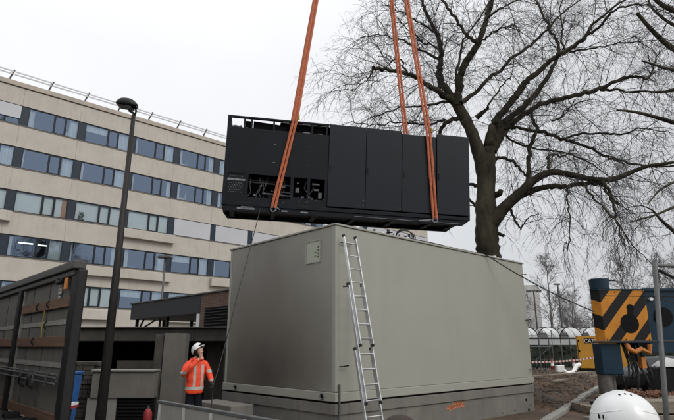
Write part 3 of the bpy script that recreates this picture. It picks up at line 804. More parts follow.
# ================================================================== LAMP POSTS
lp = thing('street_lamp', 'tall dark street lamp with square flood head in front of the beige building', 'street lamp', (-4.07, 9.5, 0))
mb = MB(); mb.tube([(0, 0, 0), (0, 0, 6.25)], [.093, .040], 16); mb.build('pole', M['pole'], lp, smooth=True)
mb = MB(); mb.tube([(0, 0, 6.2), (0, 0, 6.3), (-.05, 0, 6.34), (-.1, 0, 6.37)], .028, 8); mb.tube([(.02, 0, 6.25), (.045, 0, 6.36), (.0, 0, 6.44)], .02, 6); mb.build('bracket', M['lamp'], lp, smooth=True)
hd = MB(); nn = 18; vs = []
for j in range(9):
    f_ = j / 8; x = .05 - .42 * f_; zc = 6.45 + .07 * f_ ; hw = (.07, .12, .14, .145, .145, .14, .13, .10, .05)[j]; hh = (.06, .11, .14, .15, .15, .145, .13, .10, .04)[j]
    for k in range(nn):
        a = 2 * math.pi * k / nn; cz = math.sin(a); vs.append((x, math.cos(a) * hw, zc + (cz * hh if cz > 0 else cz * hh * .35)))
hd.add(vs, [(j * nn + k, j * nn + (k + 1) % nn, (j + 1) * nn + (k + 1) % nn, (j + 1) * nn + k) for j in range(8) for k in range(nn)] + [tuple(range(nn)), tuple(range(8 * nn, 9 * nn))])
h = hd.build('lamp_head', M['lamp'], lp, smooth=True)
mb = MB(); mb.bar((-.31, 0, 6.455), (-.03, 0, 6.41), .2, .012); mb.build('lens', M['lens'], h)
l2 = thing('street_lamp', 'thin grey street lamp standing between canopy and beige building', 'street lamp', (-8.9, 26.5, 0))
mb = MB(); mb.tube([(0, 0, 0), (0, 0, 6.2)], [.07, .045], 10); mb.build('pole', M['galv'], l2, smooth=True)
mb = MB(); mb.prism([(-.38, 6.2), (.38, 6.2), (.3, 6.32), (-.3, 6.32)], -.2, .2); mb.build('lamp_head', M['galv'], l2, bevel=.02)

# ================================================================== CONCRETE LOADING DECK, low walls
dk = thing('loading_deck', 'low dark concrete deck with black open bays behind the worker', 'deck', (0, 0, 0))
mb = MB(); mb.box(-11.5, -2.0, 17.0, 20.0, 1.95, 2.34); mb.build('slab', M['conc_dark'], dk, bevel=.02)
mb = MB(); mb.box(-11.6, -1.9, 16.9, 17.4, 2.343, 2.40); mb.build('coping', M['conc_dark'], dk, bevel=.01)
mb = MB(); mb.box(-11.5, -4.4, 19.7, 19.99, 0, 1.948); mb.build('rear_wall', M['black'], dk)
mb = MB(); mb.box(-4.39, -2.0, 18.0, 19.99, 0, 1.948); mb.build('rear_wall', M['conc_dark'], dk)
for x in (-9.4, -5.6, -3.6):
    mb = MB(); mb.box(x, x + .35, 17.1, 17.45, 0, 1.948); mb.build('column', M['conc_dark'], dk)
mb = MB(); mb.box(-11.5, -7.0, 17.1, 17.3, 0, 1.1); mb.box(-7.0, -5.62, 17.12, 17.32, 0, 1.35); mb.build_each('infill_wall', M['conc_dark'], dk)
mb = MB(); mb.box(-3.22, -2.1, 17.1, 17.3, 0, 1.35); mb.build_each('infill_wall', M['conc'], dk)
# upright slab beside the worker
pl = thing('concrete_pillar', 'upright grey concrete slab standing just left of the worker', 'pillar', (-4.27, 14.0, 0))
mb = MB(); mb.box(-.28, .29, 0, .35, 0, 2.12); mb.build('shaft', M['conc'], pl, bevel=.015)
mb = MB(); mb.box(-.53, -.305, .05, .4, 0, 2.09); mb.build('side_fin', M['conc_dark'], pl, bevel=.01)
lw = thing('retaining_wall', 'low grey concrete wall with pale coping between lamp post and pillar', 'wall', (-5.1, 13.0, 0))
mb = MB(); mb.box(-.78, .72, 0, .3, .6, 1.2); mb.build('beam', M['conc'], lw, bevel=.015)
mb = MB(); mb.box(-.8, .74, -.04, .34, 1.203, 1.25); mb.build('coping', M['conc_light'], lw, bevel=.01)
mb = MB(); mb.box(-.85, -.16, .04, .3, 0, .597); mb.build('panel', M['conc_light'], lw)
mb = MB(); mb.box(-.155, .72, .1, .25, 0, .597); v = mb.build('vent', M['black'], lw)
mb = MB()
for k in range(7): mb.bar((-.15, .08, .05 + k * .08), (.7, .08, .05 + k * .08), .03, .018)
mb.build('louvre', M['steel_dark'], v)
wd = MB(); wd.box(0, .55, 0, 1.5, 0, .62); o = wd.build('concrete_block', M['conc'], bevel=.02); o.location = (-2.15, 11.15, 0); o.rotation_euler = (0, 0, AZ); tag(o, 'low grey concrete block between the worker and the enclosure', 'block')
# rough stone wall further left
st = MB(); r6 = random.Random(2)
for j in range(13):
    x = -7.6
    while x < -5.9:
        w_ = r6.uniform(.12, .32); st.box(x, min(x + w_ - .015, -5.9), 13.4 + r6.uniform(0, .05), 13.75, j * .11, j * .11 + .1); x += w_
tag(st.build('rubble_wall', M['conc_dark'], bevel=.01), 'rough dark rubble wall seen between trailer and lamp post', 'wall')
bb = thing('wheeled_bin', 'blue plastic bin partly hidden behind the trailer end post', 'bin', (-6.15, 12.2, 0))
mb = MB(); mb.prism([(-.24, .1), (.24, .1), (.3, 1.18), (-.3, 1.18)], -.25, .25); mb.build('tub', M['blue'], bb, bevel=.03)
mb = MB(); mb.box(-.32, .32, -.28, .28, 1.183, 1.25); mb.build('lid', M['blue'], bb, bevel=.02)
pt = thing('pallet_board', 'white and red board lying in front of the blue bin', 'board', (-5.6, 11.3, .62))
mb = MB(); mb.box(-.42, .18, -.2, .2, 0, .05); mb.build('board', M['white'], pt); mb = MB(); mb.box(-.4, .1, -.215, -.202, -.06, .0); mb.box(-.42, .18, -.2, .2, -.06, -.003); mb.build('edge', M['red'], pt)
mb = MB(); mb.box(-.35, -.25, -.1, .1, -.62, -.062); mb.box(0, .1, -.1, .1, -.62, -.062); mb.build('trestle', M['steel_dark'], pt)
fe = thing('gas_bottle', 'small red gas bottle at the foot of the pillar', 'gas bottle', (-4.12, 12.0, 0))
mb = MB(); mb.tube([(0, 0, 0), (0, 0, .38), (0, 0, .45), (0, 0, .48)], [.09, .09, .06, .03], 16); mb.build('bottle', M['red'], fe, smooth=True)
mb = MB(); mb.cyl((0, 0, .48), (0, 0, .54), .025); mb.build('valve', M['galv'], fe)
# canopy with brick plant room
cn = thing('covered_entrance', 'dark flat canopy on slim posts joined to a brown brick plant room', 'canopy', (-5.75, 22.0, 0), AZ)
mb = MB(); mb.box(.0, 6.0, .0, 7.4, 3.12, 3.9); mb.build('fascia', mat('canopy_cladding', (.022, .024, .028), .6, .1), cn, bevel=.02)
mb = MB(); mb.box(-.06, 6.05, -2.66, 7.46, 3.903, 3.97); mb.build('roof_edge', M['galv'], cn, bevel=.01)
mb = MB(); mb.box(.02, 6.0, -2.6, -.003, 0, 3.9); mb.build('brick_wall', M['brick'], cn)
mb = MB()
for k in range(16): mb.bar((-.01, -2.4, 1.5 + k * .115), (-.01, -.45, 1.5 + k * .115), .05, .03, up=(1, 0, 2))
lv = mb.build('louvre', M['steel_dark'], cn); mb = MB(); mb.box(0, .018, -2.45, -.4, 1.42, 3.32); mb.build('louvre_back', M['black'], lv)
for x, y in ((.15, 6.9), (1.6, 6.9), (3.2, 6.9), (.15, 3.4), (3.2, 3.4), (1.2, .6)):
    mb = MB(); mb.box(x, x + .13, y, y + .13, 0, 3.118); mb.build('post', M['steel_dark'], cn)
mb = MB(); mb.box(.02, .3, .05, .3, 0, 3.118); mb.build('pilaster', M['white'], cn)
mb = MB(); mb.bar((.2, 6.9, 2.5), (.9, 6.3, 3.1), .07, .07); mb.bar((.2, 6.8, 2.5), (.2, 6.1, 3.1), .07, .07); mb.build_each('brace', M['steel_dark'], cn)

# grey steel barrier in front of the worker
ba = thing('steel_barrier', 'pale grey sheet metal barrier in front of the worker', 'barrier', (-2.71, 8.385, 0), AZ)
mb = MB(); mb.box(-.02, .02, -3.6, 0, .08, .955); mb.build('sheet', M['conc_light'], ba)
mb = MB(); mb.box(-.035, .035, -3.62, .02, .958, 1.0); mb.box(-.03, .03, -3.6, 0, .04, .08); mb.build('rail', M['galv'], ba, bevel=.008)
for y in (-.07, -.85, -1.6, -2.4, -3.2):
    mb = MB(); mb.box(-.036, -.021, y - .035, y + .035, .08, .955); mb.build('rib', M['dirty_white'], ba)
for y in (-.3, -3.2):
    mb = MB(); mb.box(-.35, .35, y - .05, y + .05, 0, .04); mb.build('foot', M['galv'], ba)

# ================================================================== PEOPLE
def skinned(name, verts, edges, mats, parent, sub=2, pick=None, root=0):
    """verts: (x,y,z,rx,ry)"""
    me = bpy.data.meshes.new(name); me.from_pydata([v[:3] for v in verts], edges, []); me.update()
    o = bpy.data.objects.new(name, me); col.objects.link(o)
    md = o.modifiers.new('skin', 'SKIN'); md.use_smooth_shade = True
    if not me.skin_vertices: return o
    for i, v in enumerate(verts):
        me.skin_vertices[0].data[i].radius = (v[3], v[4] if len(v) > 4 else v[3])
        me.skin_vertices[0].data[i].use_root = (i == root)
    s = o.modifiers.new('sub', 'SUBSURF'); s.levels = sub; s.render_levels = sub
    dg = bpy.context.evaluated_depsgraph_get(); ev = o.evaluated_get(dg)
    m2 = bpy.data.meshes.new_from_object(ev); o.modifiers.clear(); o.data = m2
    if name == 'jacket':
        for v in m2.vertices:
            q = v.co; n_ = mnoise.noise(Vector((q.x * 7, q.y * 7, q.z * 15))) * .014 + mnoise.noise(Vector((q.x * 18, q.y * 18, q.z * 30 + q.x * 20))) * .006
            v.co = q + v.normal * n_
        m2.update()
    m2.materials.clear()
    for m in mats: m2.materials.append(m)
    for p in m2.polygons:
        p.use_smooth = True
        p.material_index = pick(p.center) if pick else 0
    o.parent = parent
    return o

def ellip(mb, c, r, n=20, m=14, f=None, zmin=-1.0, mi=0):
    vs = []; fs = []
    for j in range(m + 1):
        ph = math.pi * j / m; zz = max(math.cos(ph), zmin)
        for i in range(n):
            th = 2 * math.pi * i / n; q = Vector((math.cos(th) * math.sin(ph) * r[0], math.sin(th) * math.sin(ph) * r[1], zz * r[2]))
            if f: q = f(q)
            vs.append(Vector(c) + q)
    for j in range(m):
        for i in range(n): fs.append((j * n + i, j * n + (i + 1) % n, (j + 1) * n + (i + 1) % n, (j + 1) * n + i))
    mb.add(vs, fs, mi)

def make_head(body_name, parent, M4, skinm):
    """head in its own frame: face towards +x, origin at head centre; M4 places it"""
    mb = MB()
    def shape(q):
        x, y, z = q
        if z < 0: x *= 1 - .25 * (-z / .125) * (1 if x < 0 else .35); y *= 1 - .38 * (-z / .125)
        return Vector((x, y, z))
    ellip(mb, (0, 0, 0), (.098, .078, .122), 20, 14, shape)
    mb.add([(.09, -.016, -.028), (.09, .016, -.028), (.122, 0, -.03), (.094, 0, .02), (.085, 0, -.045)], [(0, 2, 3), (2, 1, 3), (0, 4, 2), (4, 1, 2)])
    for s_ in (-1, 1): ellip(mb, (0, s_ * .08, -.01), (.024, .01, .032), 10, 6)
    for s_ in (-1, 1): ellip(mb, (.083, s_ * .03, .012), (.011, .015, .009), 8, 6, mi=1)
    mb.box(.08, .095, -.024, .024, -.068, -.06, mi=2)
    for s_ in (-1, 1): mb.bar((.088, s_ * .015, .032), (.086, s_ * .05, .034), .012, .008, mi=1)
    mb.tube([(-.02, 0, -.07), (-.03, 0, -.19)], [.055, .062], 14, cap=False)
    mb.v = [tuple(M4 @ Vector(v)) for v in mb.v]
    return mb

def make_helmet(M4, parent, mats, detail=False):
    mb = MB(); n, m = 40, 18; vs = []; fs = []
    for j in range(m + 1):
        ph = (math.pi / 2) * j / m
        for i in range(n):
            th = 2 * math.pi * i / n
            sp_ = math.sin(ph) ** .82; x = math.cos(th) * sp_ * .142; y = math.sin(th) * sp_ * .120; z = (math.cos(ph) ** .95 if j < m else 0) * .128
            # raised centre ridge
            if abs(y) < .034 and j < m - 3: z += .005 * (1 - (abs(y) / .034) ** 2)
            vs.append((x, y, z))
    # flare rim and peak
    for i in range(n):
        th = 2 * math.pi * i / n; pk = max(0, math.cos(th)) ** 3 * .045
        vs.append((math.cos(th) * (.147 + pk), math.sin(th) * .125, -.012 - pk * .25))
    for i in range(n):
        th = 2 * math.pi * i / n; pk = max(0, math.cos(th)) ** 3 * .045
        vs.append((math.cos(th) * (.144 + pk), math.sin(th) * .122, -.02 - pk * .25))
    for j in range(m + 2):
        for i in range(n): fs.append((j * n + i, (j + 1) * n + i, (j + 1) * n + (i + 1) % n, j * n + (i + 1) % n))
    mb.add(vs, fs)
    mb.v = [tuple(M4 @ Vector(v)) for v in mb.v]
    h = mb.build('helmet', mats, parent, smooth=True)
    return h

def hand(mb, M4, curl=0.8, s=1.0):
    """palm and five fingers pointing +x in a local frame; appended to mb"""
    t = MB()
    ellip(t, (.045, 0, 0), (.05, .042, .017), 12, 8)
    L = (.062, .072, .068, .052)
    for k in range(4):
        y = .031 - k * .0205; p = Vector((.085, y, 0)); pts = [Vector((.06, y * .9, 0)), p]; a = 0
        for seg in range(3):
            a -= curl * (.5 + .25 * seg); p = p + Vector((math.cos(a), 0, math.sin(a))) * L[k] * (.45, .32, .25)[seg]; pts.append(p)
        t.tube(pts, [.0095, .0092, .0085, .0078, .006], 7)
    t.tube([(.02, .03, 0), (.045, .055, -.01), (.07, .062, -.03), (.085, .052, -.045)], [.012, .012, .010, .008], 7)
    mb.add([M4 @ (Vector(v) * s) for v in t.v], t.f)

def frame_m(loc, xdir, zdir):
    x = Vector(xdir).normalized(); z = Vector(zdir); z = (z - x * z.dot(x)).normalized(); y = z.cross(x)
    m = Matrix((x, y, z)).transposed().to_4x4(); m.translation = Vector(loc); return m

# --- worker in orange, looking up at the load, right hand at his face, left hand on the tag line
wk = thing('person', 'worker in orange hi-vis jacket and white helmet looking up with a hand at the face', 'person', (-2.84, 10.85, 0), R(22))
HM = frame_m((0.03, -.02, 1.70), (.56, -.60, .58), (-.42, .35, .82))
hm = make_head('body', wk, HM, M['skin'])
# bare parts of one body: head, neck, torso core, hands
body = hm
RH = Vector((.06, -.21, 1.66)); LH = Matrix.Rotation(-R(22), 3, 'Z') @ (HANDL - Vector(wk.location))
hand(body, frame_m(RH + Vector((-.03, -.03, -.08)), (.25, .15, 1), (-1, .2, .2)), .6)
body.tube([(0, 0, 1.6), (0, 0, 1.3), (0, .0, 1.1)], [.05, .1, .08], 12)
body.tube([(0, 0, 1.12), (-.09, .02, .82), (-.11, .0, .5), (-.11, .04, .05)], [.06, .055, .05, .035], 10); body.tube([(0, 0, 1.12), (.09, .02, .82), (.11, -.02, .5), (.12, .03, .05)], [.06, .055, .05, .035], 10)
body.tube([(-.12, 0, 1.42), (-.28, -.10, 1.24), RH + Vector((-.03, -.02, -.1))], [.04, .035, .028], 8)
body.tube([(.17, 0, 1.42), (.30, -.06, 1.23), LH], [.04, .035, .028], 8)
body.build('body', [M['skin'], M['hair'], M['red']], wk, smooth=True)
g_ = MB(); hand(g_, frame_m(LH + Vector((-.02, .03, .06)), (.25, -.3, -1), (1, .2, 0)), 1.1, 1.1); g_.build('glove', M['glove'], wk, smooth=True)
def jacket_pick(c):
    x, y, z = c
    if .96 < z < 1.02 and abs(x) < .27: return 1
    if (abs(x + .02) < .03 or abs(x - .14) < .022) and z < 1.45 and z > 1.0 and y < 0: return 1
    if abs(x) > .225 and 1.27 < z < 1.325: return 1
    if x > .30 and 1.12 < z < 1.16: return 1
    return 0
V = [(0, .02, .86, .20, .155), (0, .02, .93, .215, .165), (0, .01, 1.15, .205, .155), (0, 0, 1.34, .20, .15), (0.01, 0, 1.53, .08, .08),
     (-.19, -.01, 1.44, .085, .085), (-.28, -.10, 1.24, .07, .07), (-.14, -.25, 1.40, .06, .06), (0.0, -.25, 1.54, .046, .046),
     (.20, .0, 1.44, .085, .085), (.30, -.06, 1.23, .068, .068), (.325, -.2, 1.125, .058, .058)]
skinned('jacket', V, [(0, 1), (1, 2), (2, 3), (3, 4), (3, 5), (5, 6), (6, 7), (7, 8), (3, 9), (9, 10), (10, 11)], [jacket_mat('jacket_cloth', [(.965, 1.02, -.24, .245), (1.26, 1.315, -.5, -.215), (1.29, 1.345, .225, .5), (1.13, 1.175, .28, .5)], [(-.03, .028, 1.02, 1.44), (.13, .024, 1.02, 1.44)], 'x', True)], wk, 3)
V = [(0, .02, 1.02, .11, .09), (-.09, .02, .82, .09, .095), (-.11, .0, .5, .08, .08), (-.11, .04, .12, .07, .07), (.09, .02, .82, .09, .095), (.11, -.02, .5, .08, .08), (.12, .03, .12, .07, .07)]
skinned('trousers', V, [(0, 1), (1, 2), (2, 3), (0, 4), (4, 5), (5, 6)], [M['trouser']], wk, 2)
for sx in (-.11, .12):
    mb = MB(); ellip(mb, (sx, -.04, .05), (.055, .15, .055), 14, 8); mb.tube([(sx, .04, .05), (sx, .04, .2)], [.06, .065], 12); mb.build('boot', M['glove'], wk, smooth=True)
ch_ = MB()
ch_.tube([(-.11, -.02, 1.47), (-.07, -.09, 1.53), (.03, -.12, 1.55), (.11, -.07, 1.54), (.13, .02, 1.53), (0, .1, 1.56), (-.1, .06, 1.53), (-.11, -.02, 1.47)], .035, 8); ch_.build('collar', M['hivis'], wk, smooth=True)
HH = HM @ Matrix.Translation((-.008, 0, .035)) @ Matrix.Rotation(R(-4), 4, 'Y')
hl = make_helmet(HH, wk, [M['helmet']]); wk.scale = (.93, 1, 1)
mb = MB()
mb.tube([HM @ Vector(v) for v in ((.0, -.088, .05), (.0, -.092, -.03), (.035, -.06, -.1), (.05, 0, -.118), (.035, .06, -.1), (0, .092, -.03), (0, .088, .05))], .007, 6)
mb.build('chin_strap', M['glove'], hl)
mb = MB(); ellip(mb, HM @ Vector((-.0, -.105, .0)), (.035, .03, .045), 12, 8); mb.build('ear_defender', M['black'], hl, smooth=True)
mb = MB(); mb.tube([HM @ Vector(v) for v in ((.10, -.07, .055), (.135, -.03, .06), (.135, .03, .06), (.10, .07, .055))], .016, 8); mb.build('goggle_band', M['black'], hl, smooth=True)
mb = MB(); ellip(mb, HM @ Vector((-.035, 0, -.015)), (.075, .082, .09), 14, 10); mb.build('hair', M['hair'], wk, smooth=True)
mb = MB(); mb.box(-.02, .03, -.215, -.18, 1.52, 1.64); mb.box(-.01, 0, -.2, -.19, 1.64, 1.74); mb.build('radio', M['black'], wk, bevel=.006)

# --- foreground white helmet, seen from behind at the bottom edge
def simple_person(name_label, loc, topz, face, yaw, headgear, jacketm, pants):
    p = thing('person', name_label, 'person', loc, yaw)
    hz = topz
    Hm = frame_m((0, 0, hz), face, (0, 0, 1) if headgear == 'cap' else (0.0, 0, 1))
    b = make_head('body', p, Hm, M['skin'])
    b.tube([(-.03, 0, hz - .15), (-.03, 0, hz - .4), (-.03, 0, hz - .8)], [.06, .12, .12], 12)
    for sy in (-1, 1):
        b.tube([(-.03, sy * .08, hz - .75), (0, sy * .1, (hz - .8) * .55), (0, sy * .1, .05)], [.075, .055, .04], 10)
        b.tube([(-.03, sy * .18, hz - .28), (.0, sy * .26, hz - .55), (.12, sy * .24, hz - .76)], [.045, .038, .03], 8)
        hand(b, frame_m((.12, sy * .24, hz - .76), (.6, 0, -.8), (0, -sy, 0)), .6)
    b.build('body', [M['skin'], M['hair'], M['red']], p, smooth=True)
    V = [(-.03, 0, hz - .80, .19, .15), (-.03, 0, hz - .6, .19, .15), (-.03, 0, hz - .4, .20, .15), (-.03, 0, hz - .27, .16, .13), (-.03, 0, hz - .19, .085, .085)]
    E_ = [(0, 1), (1, 2), (2, 3), (3, 4)]
    for sy in (-1, 1):
        i = len(V); V += [(-.03, sy * .19, hz - .28, .08, .08), (0, sy * .27, hz - .54, .065, .065), (.10, sy * .245, hz - .74, .052, .052)]
        E_ += [(3, i), (i, i + 1), (i + 1, i + 2)]
    V = [(v[0], v[1], v[2], v[4] if k < 4 else v[3], v[3]) if k < 5 else v for k, v in enumerate(V)]
    skinned('jacket', V, E_, [jacketm, M['reflex']], p, 2, lambda c: 1 if (hz - .72 < c[2] < hz - .66 or (abs(abs(c[1]) - .1) < .03 and c[2] < hz - .25 and c[2] > hz - .7)) else 0)
    w = hz - .8
    V = [(-.03, 0, w, .13, .16), (-.02, -.09, w - .1, .1, .1), (0, -.1, w * .55, .08, .08), (0, -.1, .1, .07, .07), (-.02, .09, w - .1, .1, .1), (0, .1, w * .55, .08, .08), (0, .1, .1, .07, .07)]
    skinned('trousers', V, [(0, 1), (1, 2), (2, 3), (0, 4), (4, 5), (5, 6)], [pants], p, 2)
    for sy in (-.1, .1):
        mb = MB(); ellip(mb, (.05, sy, .05), (.15, .055, .055), 14, 8); mb.build('boot', M['glove'], p, smooth=True)
    if headgear == 'helmet':
        H = Hm @ Matrix.Translation((-.005, 0, .04))
        h = make_helmet(H, p, [M['helmet']])
        v = MB()
        for s_ in (-1, 0, 1):     # three vent slots over the crown
            ellip(v, H @ Vector((-.062, s_ * .019, .1235 - abs(s_) * .0035)), (.0035, .0075, .004), 10, 6)
        for q in range(2): ellip(v, H @ Vector((-.098 + q * .022, .091 + q * .010, .045)), (.003, .003, .010), 10, 6)
        v.build_each('vent_slot', M['black'], h)
        r = MB()      # moulded ridge running round the shell
        pts = []
        for i in range(33):
            th = R(75) + R(210) * i / 32
            zz = .062 + .012 * math.cos((th - math.pi) * 2)
            rr = math.sqrt(max(0, 1 - (zz / .128) ** 2)) ** .82
            pts.append(H @ Vector((math.cos(th) * .1415 * rr, math.sin(th) * .1195 * rr, zz)))
        r.tube(pts, .0028, 6); r.build('ridge', M['helmet'], h, smooth=True)
        k = MB(); k.bar(H @ Vector((-.135, -.012, .0)), H @ Vector((-.135, .02, .0)), .02, .014); k.build('adjuster', M['black'], h)
    else:
        c = MB(); ellip(c, Hm @ Vector((-.008, 0, .03)), (.108, .09, .108), 20, 12, zmin=-.1); c.build('cap', M['hair'], p, smooth=True)
    return p
simple_person('person in white hard hat close in front, seen from behind at the bottom right', (1.09, 2.1, 0), 1.463, (.25, .97, 0), 0, 'helmet', M['hivis'], M['trouser'])
simple_person('person in dark knitted cap at the bottom edge in front of the ladder', (.30, 2.65, 0), 1.345, (0, 1, 0), 0, 'cap', M['trouser'], M['trouser'])

# ================================================================== CRANE OUTRIGGER
def chevron_mat():
    m = bpy.data.materials.new('chevron_paint'); m.use_nodes = True; t = m.node_tree; b = t.nodes['Principled BSDF']; b.inputs['Roughness'].default_value = .5; b.inputs['Specular IOR Level'].default_value = .25
    co = t.nodes.new('ShaderNodeTexCoord'); sp = t.nodes.new('ShaderNodeSeparateXYZ'); t.links.new(co.outputs['Object'], sp.inputs[0])
    # value = z - 1.08*(x) - 1.08*(y on the left return)
    def mth(op, a, b_=None, v=None):
        n = t.nodes.new('ShaderNodeMath'); n.operation = op; t.links.new(a, n.inputs[0])
        if b_ is not None: t.links.new(b_, n.inputs[1])
        if v is not None: n.inputs[1].default_value = v
        return n.outputs[0]
    yy_ = mth('MULTIPLY', sp.outputs[1], v=1.4); s = mth('ADD', sp.outputs[0], yy_); s = mth('MULTIPLY', s, v=-1.08); s = mth('ADD', s, sp.outputs[2]); s = mth('SUBTRACT', s, v=.245)
    s = mth('DIVIDE', s, v=.79); s = mth('FRACT', s); k = mth('GREATER_THAN', s, v=.5)
    nz = t.nodes.new('ShaderNodeTexNoise'); nz.inputs['Scale'].default_value = 4; nz.inputs['Detail'].default_value = 8; t.links.new(co.outputs['Object'], nz.inputs['Vector'])
    mx = t.nodes.new('ShaderNodeMix'); mx.data_type = 'RGBA'; mx.inputs['B'].default_value = (.007, .007, .007, 1)
    orr = t.nodes.new('ShaderNodeMix'); orr.data_type = 'RGBA'; orr.inputs['A'].default_value = (.36, .135, .014, 1); orr.inputs['B'].default_value = (.66, .265, .03, 1)
    t.links.new(nz.outputs['Fac'], orr.inputs['Factor']); t.links.new(orr.outputs['Result'], mx.inputs['A']); t.links.new(k, mx.inputs['Factor'])
    t.links.new(mx.outputs['Result'], b.inputs['Base Color'])
    return m
OR = thing('crane_outrigger', 'blue crane outrigger with orange and black chevron box on its jack leg', 'outrigger', (7.57, 15.0, 0))
mb = MB()
# box: corner (0,0); main face along +x slightly away, left return goes away-left
mb.prism([(0, 0), (1.34, .06), (1.34, .7), (-.18, .2)], 1.92, 3.37, axis='z'); o = mb.build('chevron_box', chevron_mat(), OR, bevel=.012)
mb = MB(); mb.prism([(-.03, -.02), (1.37, .04), (1.37, .72), (-.21, .21)], 3.372, 3.40, axis='z'); mb.prism([(-.03, -.02), (1.37, .04), (1.37, .72), (-.21, .21)], 1.885, 1.917, axis='z'); mb.build('edge_plate', M['navyarm'], o)
mb = MB(); mb.cyl((.84, .027, 2.86), (.84, .06, 2.86), .105, 24); mb.cyl((.76, .02, 2.42), (.76, .06, 2.42), .265, 32); mb.bar((.76, .03, 2.42), (.86, .035, 2.9), .16, .03, up=(0, 1, 0)); mb.build('pivot_plate', M['black'], o)
for bx_, bz_ in ((.06, 3.30), (.45, 3.31), (.9, 3.32), (1.28, 3.33), (.06, 1.98), (.6, 1.98), (1.28, 1.98)):
    mb = MB(); yy = .06 * bx_ / 1.34; mb.cyl((bx_, yy - .015, bz_), (bx_, yy + .01, bz_), .018, 8); mb.build('bolt', M['steel_dark'], o)
mb = MB(); mb.cyl((.19, .33, 3.40), (.19, .33, 3.72), .27, 32); mb.build('jack_head', M['navyarm'], OR, smooth=False, bevel=.02)
mb = MB(); mb.box(.3, .66, .30, .38, 3.66, 3.70); mb.build('jack_handle', M['steel_dark'], OR)
mb = MB(); mb.box(-.12, .47, .12, .6, 1.02, 1.88); mb.build('jack_leg', M['navyarm'], OR, bevel=.03)
mb = MB(); mb.cyl((.04, .38, .3), (.04, .38, 1.02), .2, 24); mb.cyl((.3, .45, .3), (.3, .45, 1.02), .07, 12); mb.build('jack_piston', M['piston'], OR, smooth=False)
mb = MB(); mb.cyl((0, .42, .22), (0, .42, .30), .42, 28); mb.build('foot_pad', M['steel_dark'], OR)
mb = MB(); mb.box(1.345, 9.0, .2, .95, 1.62, 3.43); mb.build('outrigger_beam', M['navyarm'], OR, bevel=.03)
mb = MB(); mb.cyl((1.85, .17, 2.62), (1.85, .2, 2.62), .27, 28); mb.cyl((3.6, .17, 2.62), (3.6, .2, 2.62), .27, 28); mb.build_each('beam_hole', M['black'], OR)
mb = MB(); mb.box(1.345, 9, .15, .199, 3.36, 3.43); mb.box(1.345, 9, .15, .199, 1.62, 1.72); mb.build('beam_flange', M['navyarm'], OR)
mb = MB(); mb.cyl((1.55, .12, 3.12), (1.55, .2, 3.12), .05, 12); mb.build('marker_light', M['white'], OR)
# hydraulic hoses and orange clamp under the box
mb = MB(); r7 = random.Random(3)
for k in range(12):
    x = .5 + .06 * k; a0 = Vector((x, .3 + .02 * k, 1.9)); b0 = Vector((.45 + .08 * k + r7.uniform(-.1, .1), .3, 1.0 + r7.uniform(-.4, .25)))
    md_ = a0.lerp(b0, .5) + Vector((r7.uniform(-.14, .14), r7.uniform(-.1, .1), 0))
    mb.tube([a0, a0.lerp(md_, .5), md_, md_.lerp(b0, .5) + Vector((.05, 0, -.05)), b0], .026, 6)
mb.build('hydraulic_hose', M['cable'], OR, smooth=True)
mb = MB()
cpt = [Vector((.62, .1, 1.88)), Vector((.66, .06, 1.72)), Vector((.82, .06, 1.64)), Vector((1.0, .06, 1.72)), Vector((1.22, .06, 1.62)), Vector((1.26, .06, 1.85))]
mb.tube(cpt, .07, 8); mb.box(1.0, 1.12, .1, .3, 1.2, 1.5); mb.build('clamp', mat('orange_clamp', (.45, .16, .03), .5), OR, smooth=False)
# timber cribbing under pad
for lv_ in range(2):
    for k in range(4):
        mb = MB()
        if lv_ == 0: mb.box(-.7 + k * .36, -.7 + k * .36 + .3, -.3, 1.1, .01, .11)
        else: mb.box(-.7, .72, -.25 + k * .35, -.25 + k * .35 + .3, .113, .213)
        oo = mb.build('cribbing_beam', M['mats'], bevel=.01); oo.location = (7.57, 15, 0)
        tag(oo, 'squared timber under the outrigger foot, ' + ('lower' if lv_ == 0 else 'upper') + ' layer of the crib', 'timber', 'timber cribbing under the outrigger')

# white fabric and dark bonnet-shaped machine behind the outrigger
cv = thing('parked_car', 'dark grey car half hidden behind the outrigger, white cloth over its roof', 'car', (12.5, 20.5, 0), R(8))
prof = [(-2.1, .35), (-2.15, .75), (-1.9, .92), (-1.1, 1.0), (-.55, 1.38), (.6, 1.42), (1.3, 1.05), (2.0, .95), (2.1, .4)]
mb = MB(); mb.prism(prof, -.85, .85); b_ = mb.build('body', M['car'], cv, bevel=.09)
mb = MB(); mb.prism([(-1.0, 1.01), (-.52, 1.33), (.55, 1.36), (1.15, 1.05)], -.855, .855); mb.build('window', M['frame'], cv)
for x in (-1.35, 1.35):
    for y in (-.88, .68):
        mb = MB(); mb.cyl((x, y, .32), (x, y + .2, .32), .32, 24); w = mb.build('wheel', M['black'], cv, bevel=.03); mb = MB(); mb.cyl((x, y - .01, .32), (x, y + .21, .32), .18, 16); mb.build('rim', M['galv'], w)
mb = MB(); nx, ny = 26, 16; vs = []
for j in range(ny + 1):
    for i in range(nx + 1):
        u = i / nx * 2 - 1; v = j / ny * 2 - 1
        vs.append((u * .5 + .08 * v, v * .4, .28 * max(0, 1 - u * u) ** .6 * max(0, 1 - v * v) ** .6 + .05 * mnoise.noise(Vector((u * 2, v * 2, 1)))))
mb.add(vs, [(j * (nx + 1) + i, j * (nx + 1) + i + 1, (j + 1) * (nx + 1) + i + 1, (j + 1) * (nx + 1) + i) for j in range(ny) for i in range(nx)])
o = mb.build('cloth_bundle', M['white'], smooth=True); o.location = (11.5, 18.6, 1.12); tag(o, 'bundled white cloth lying beside the striped outrigger', 'cloth')
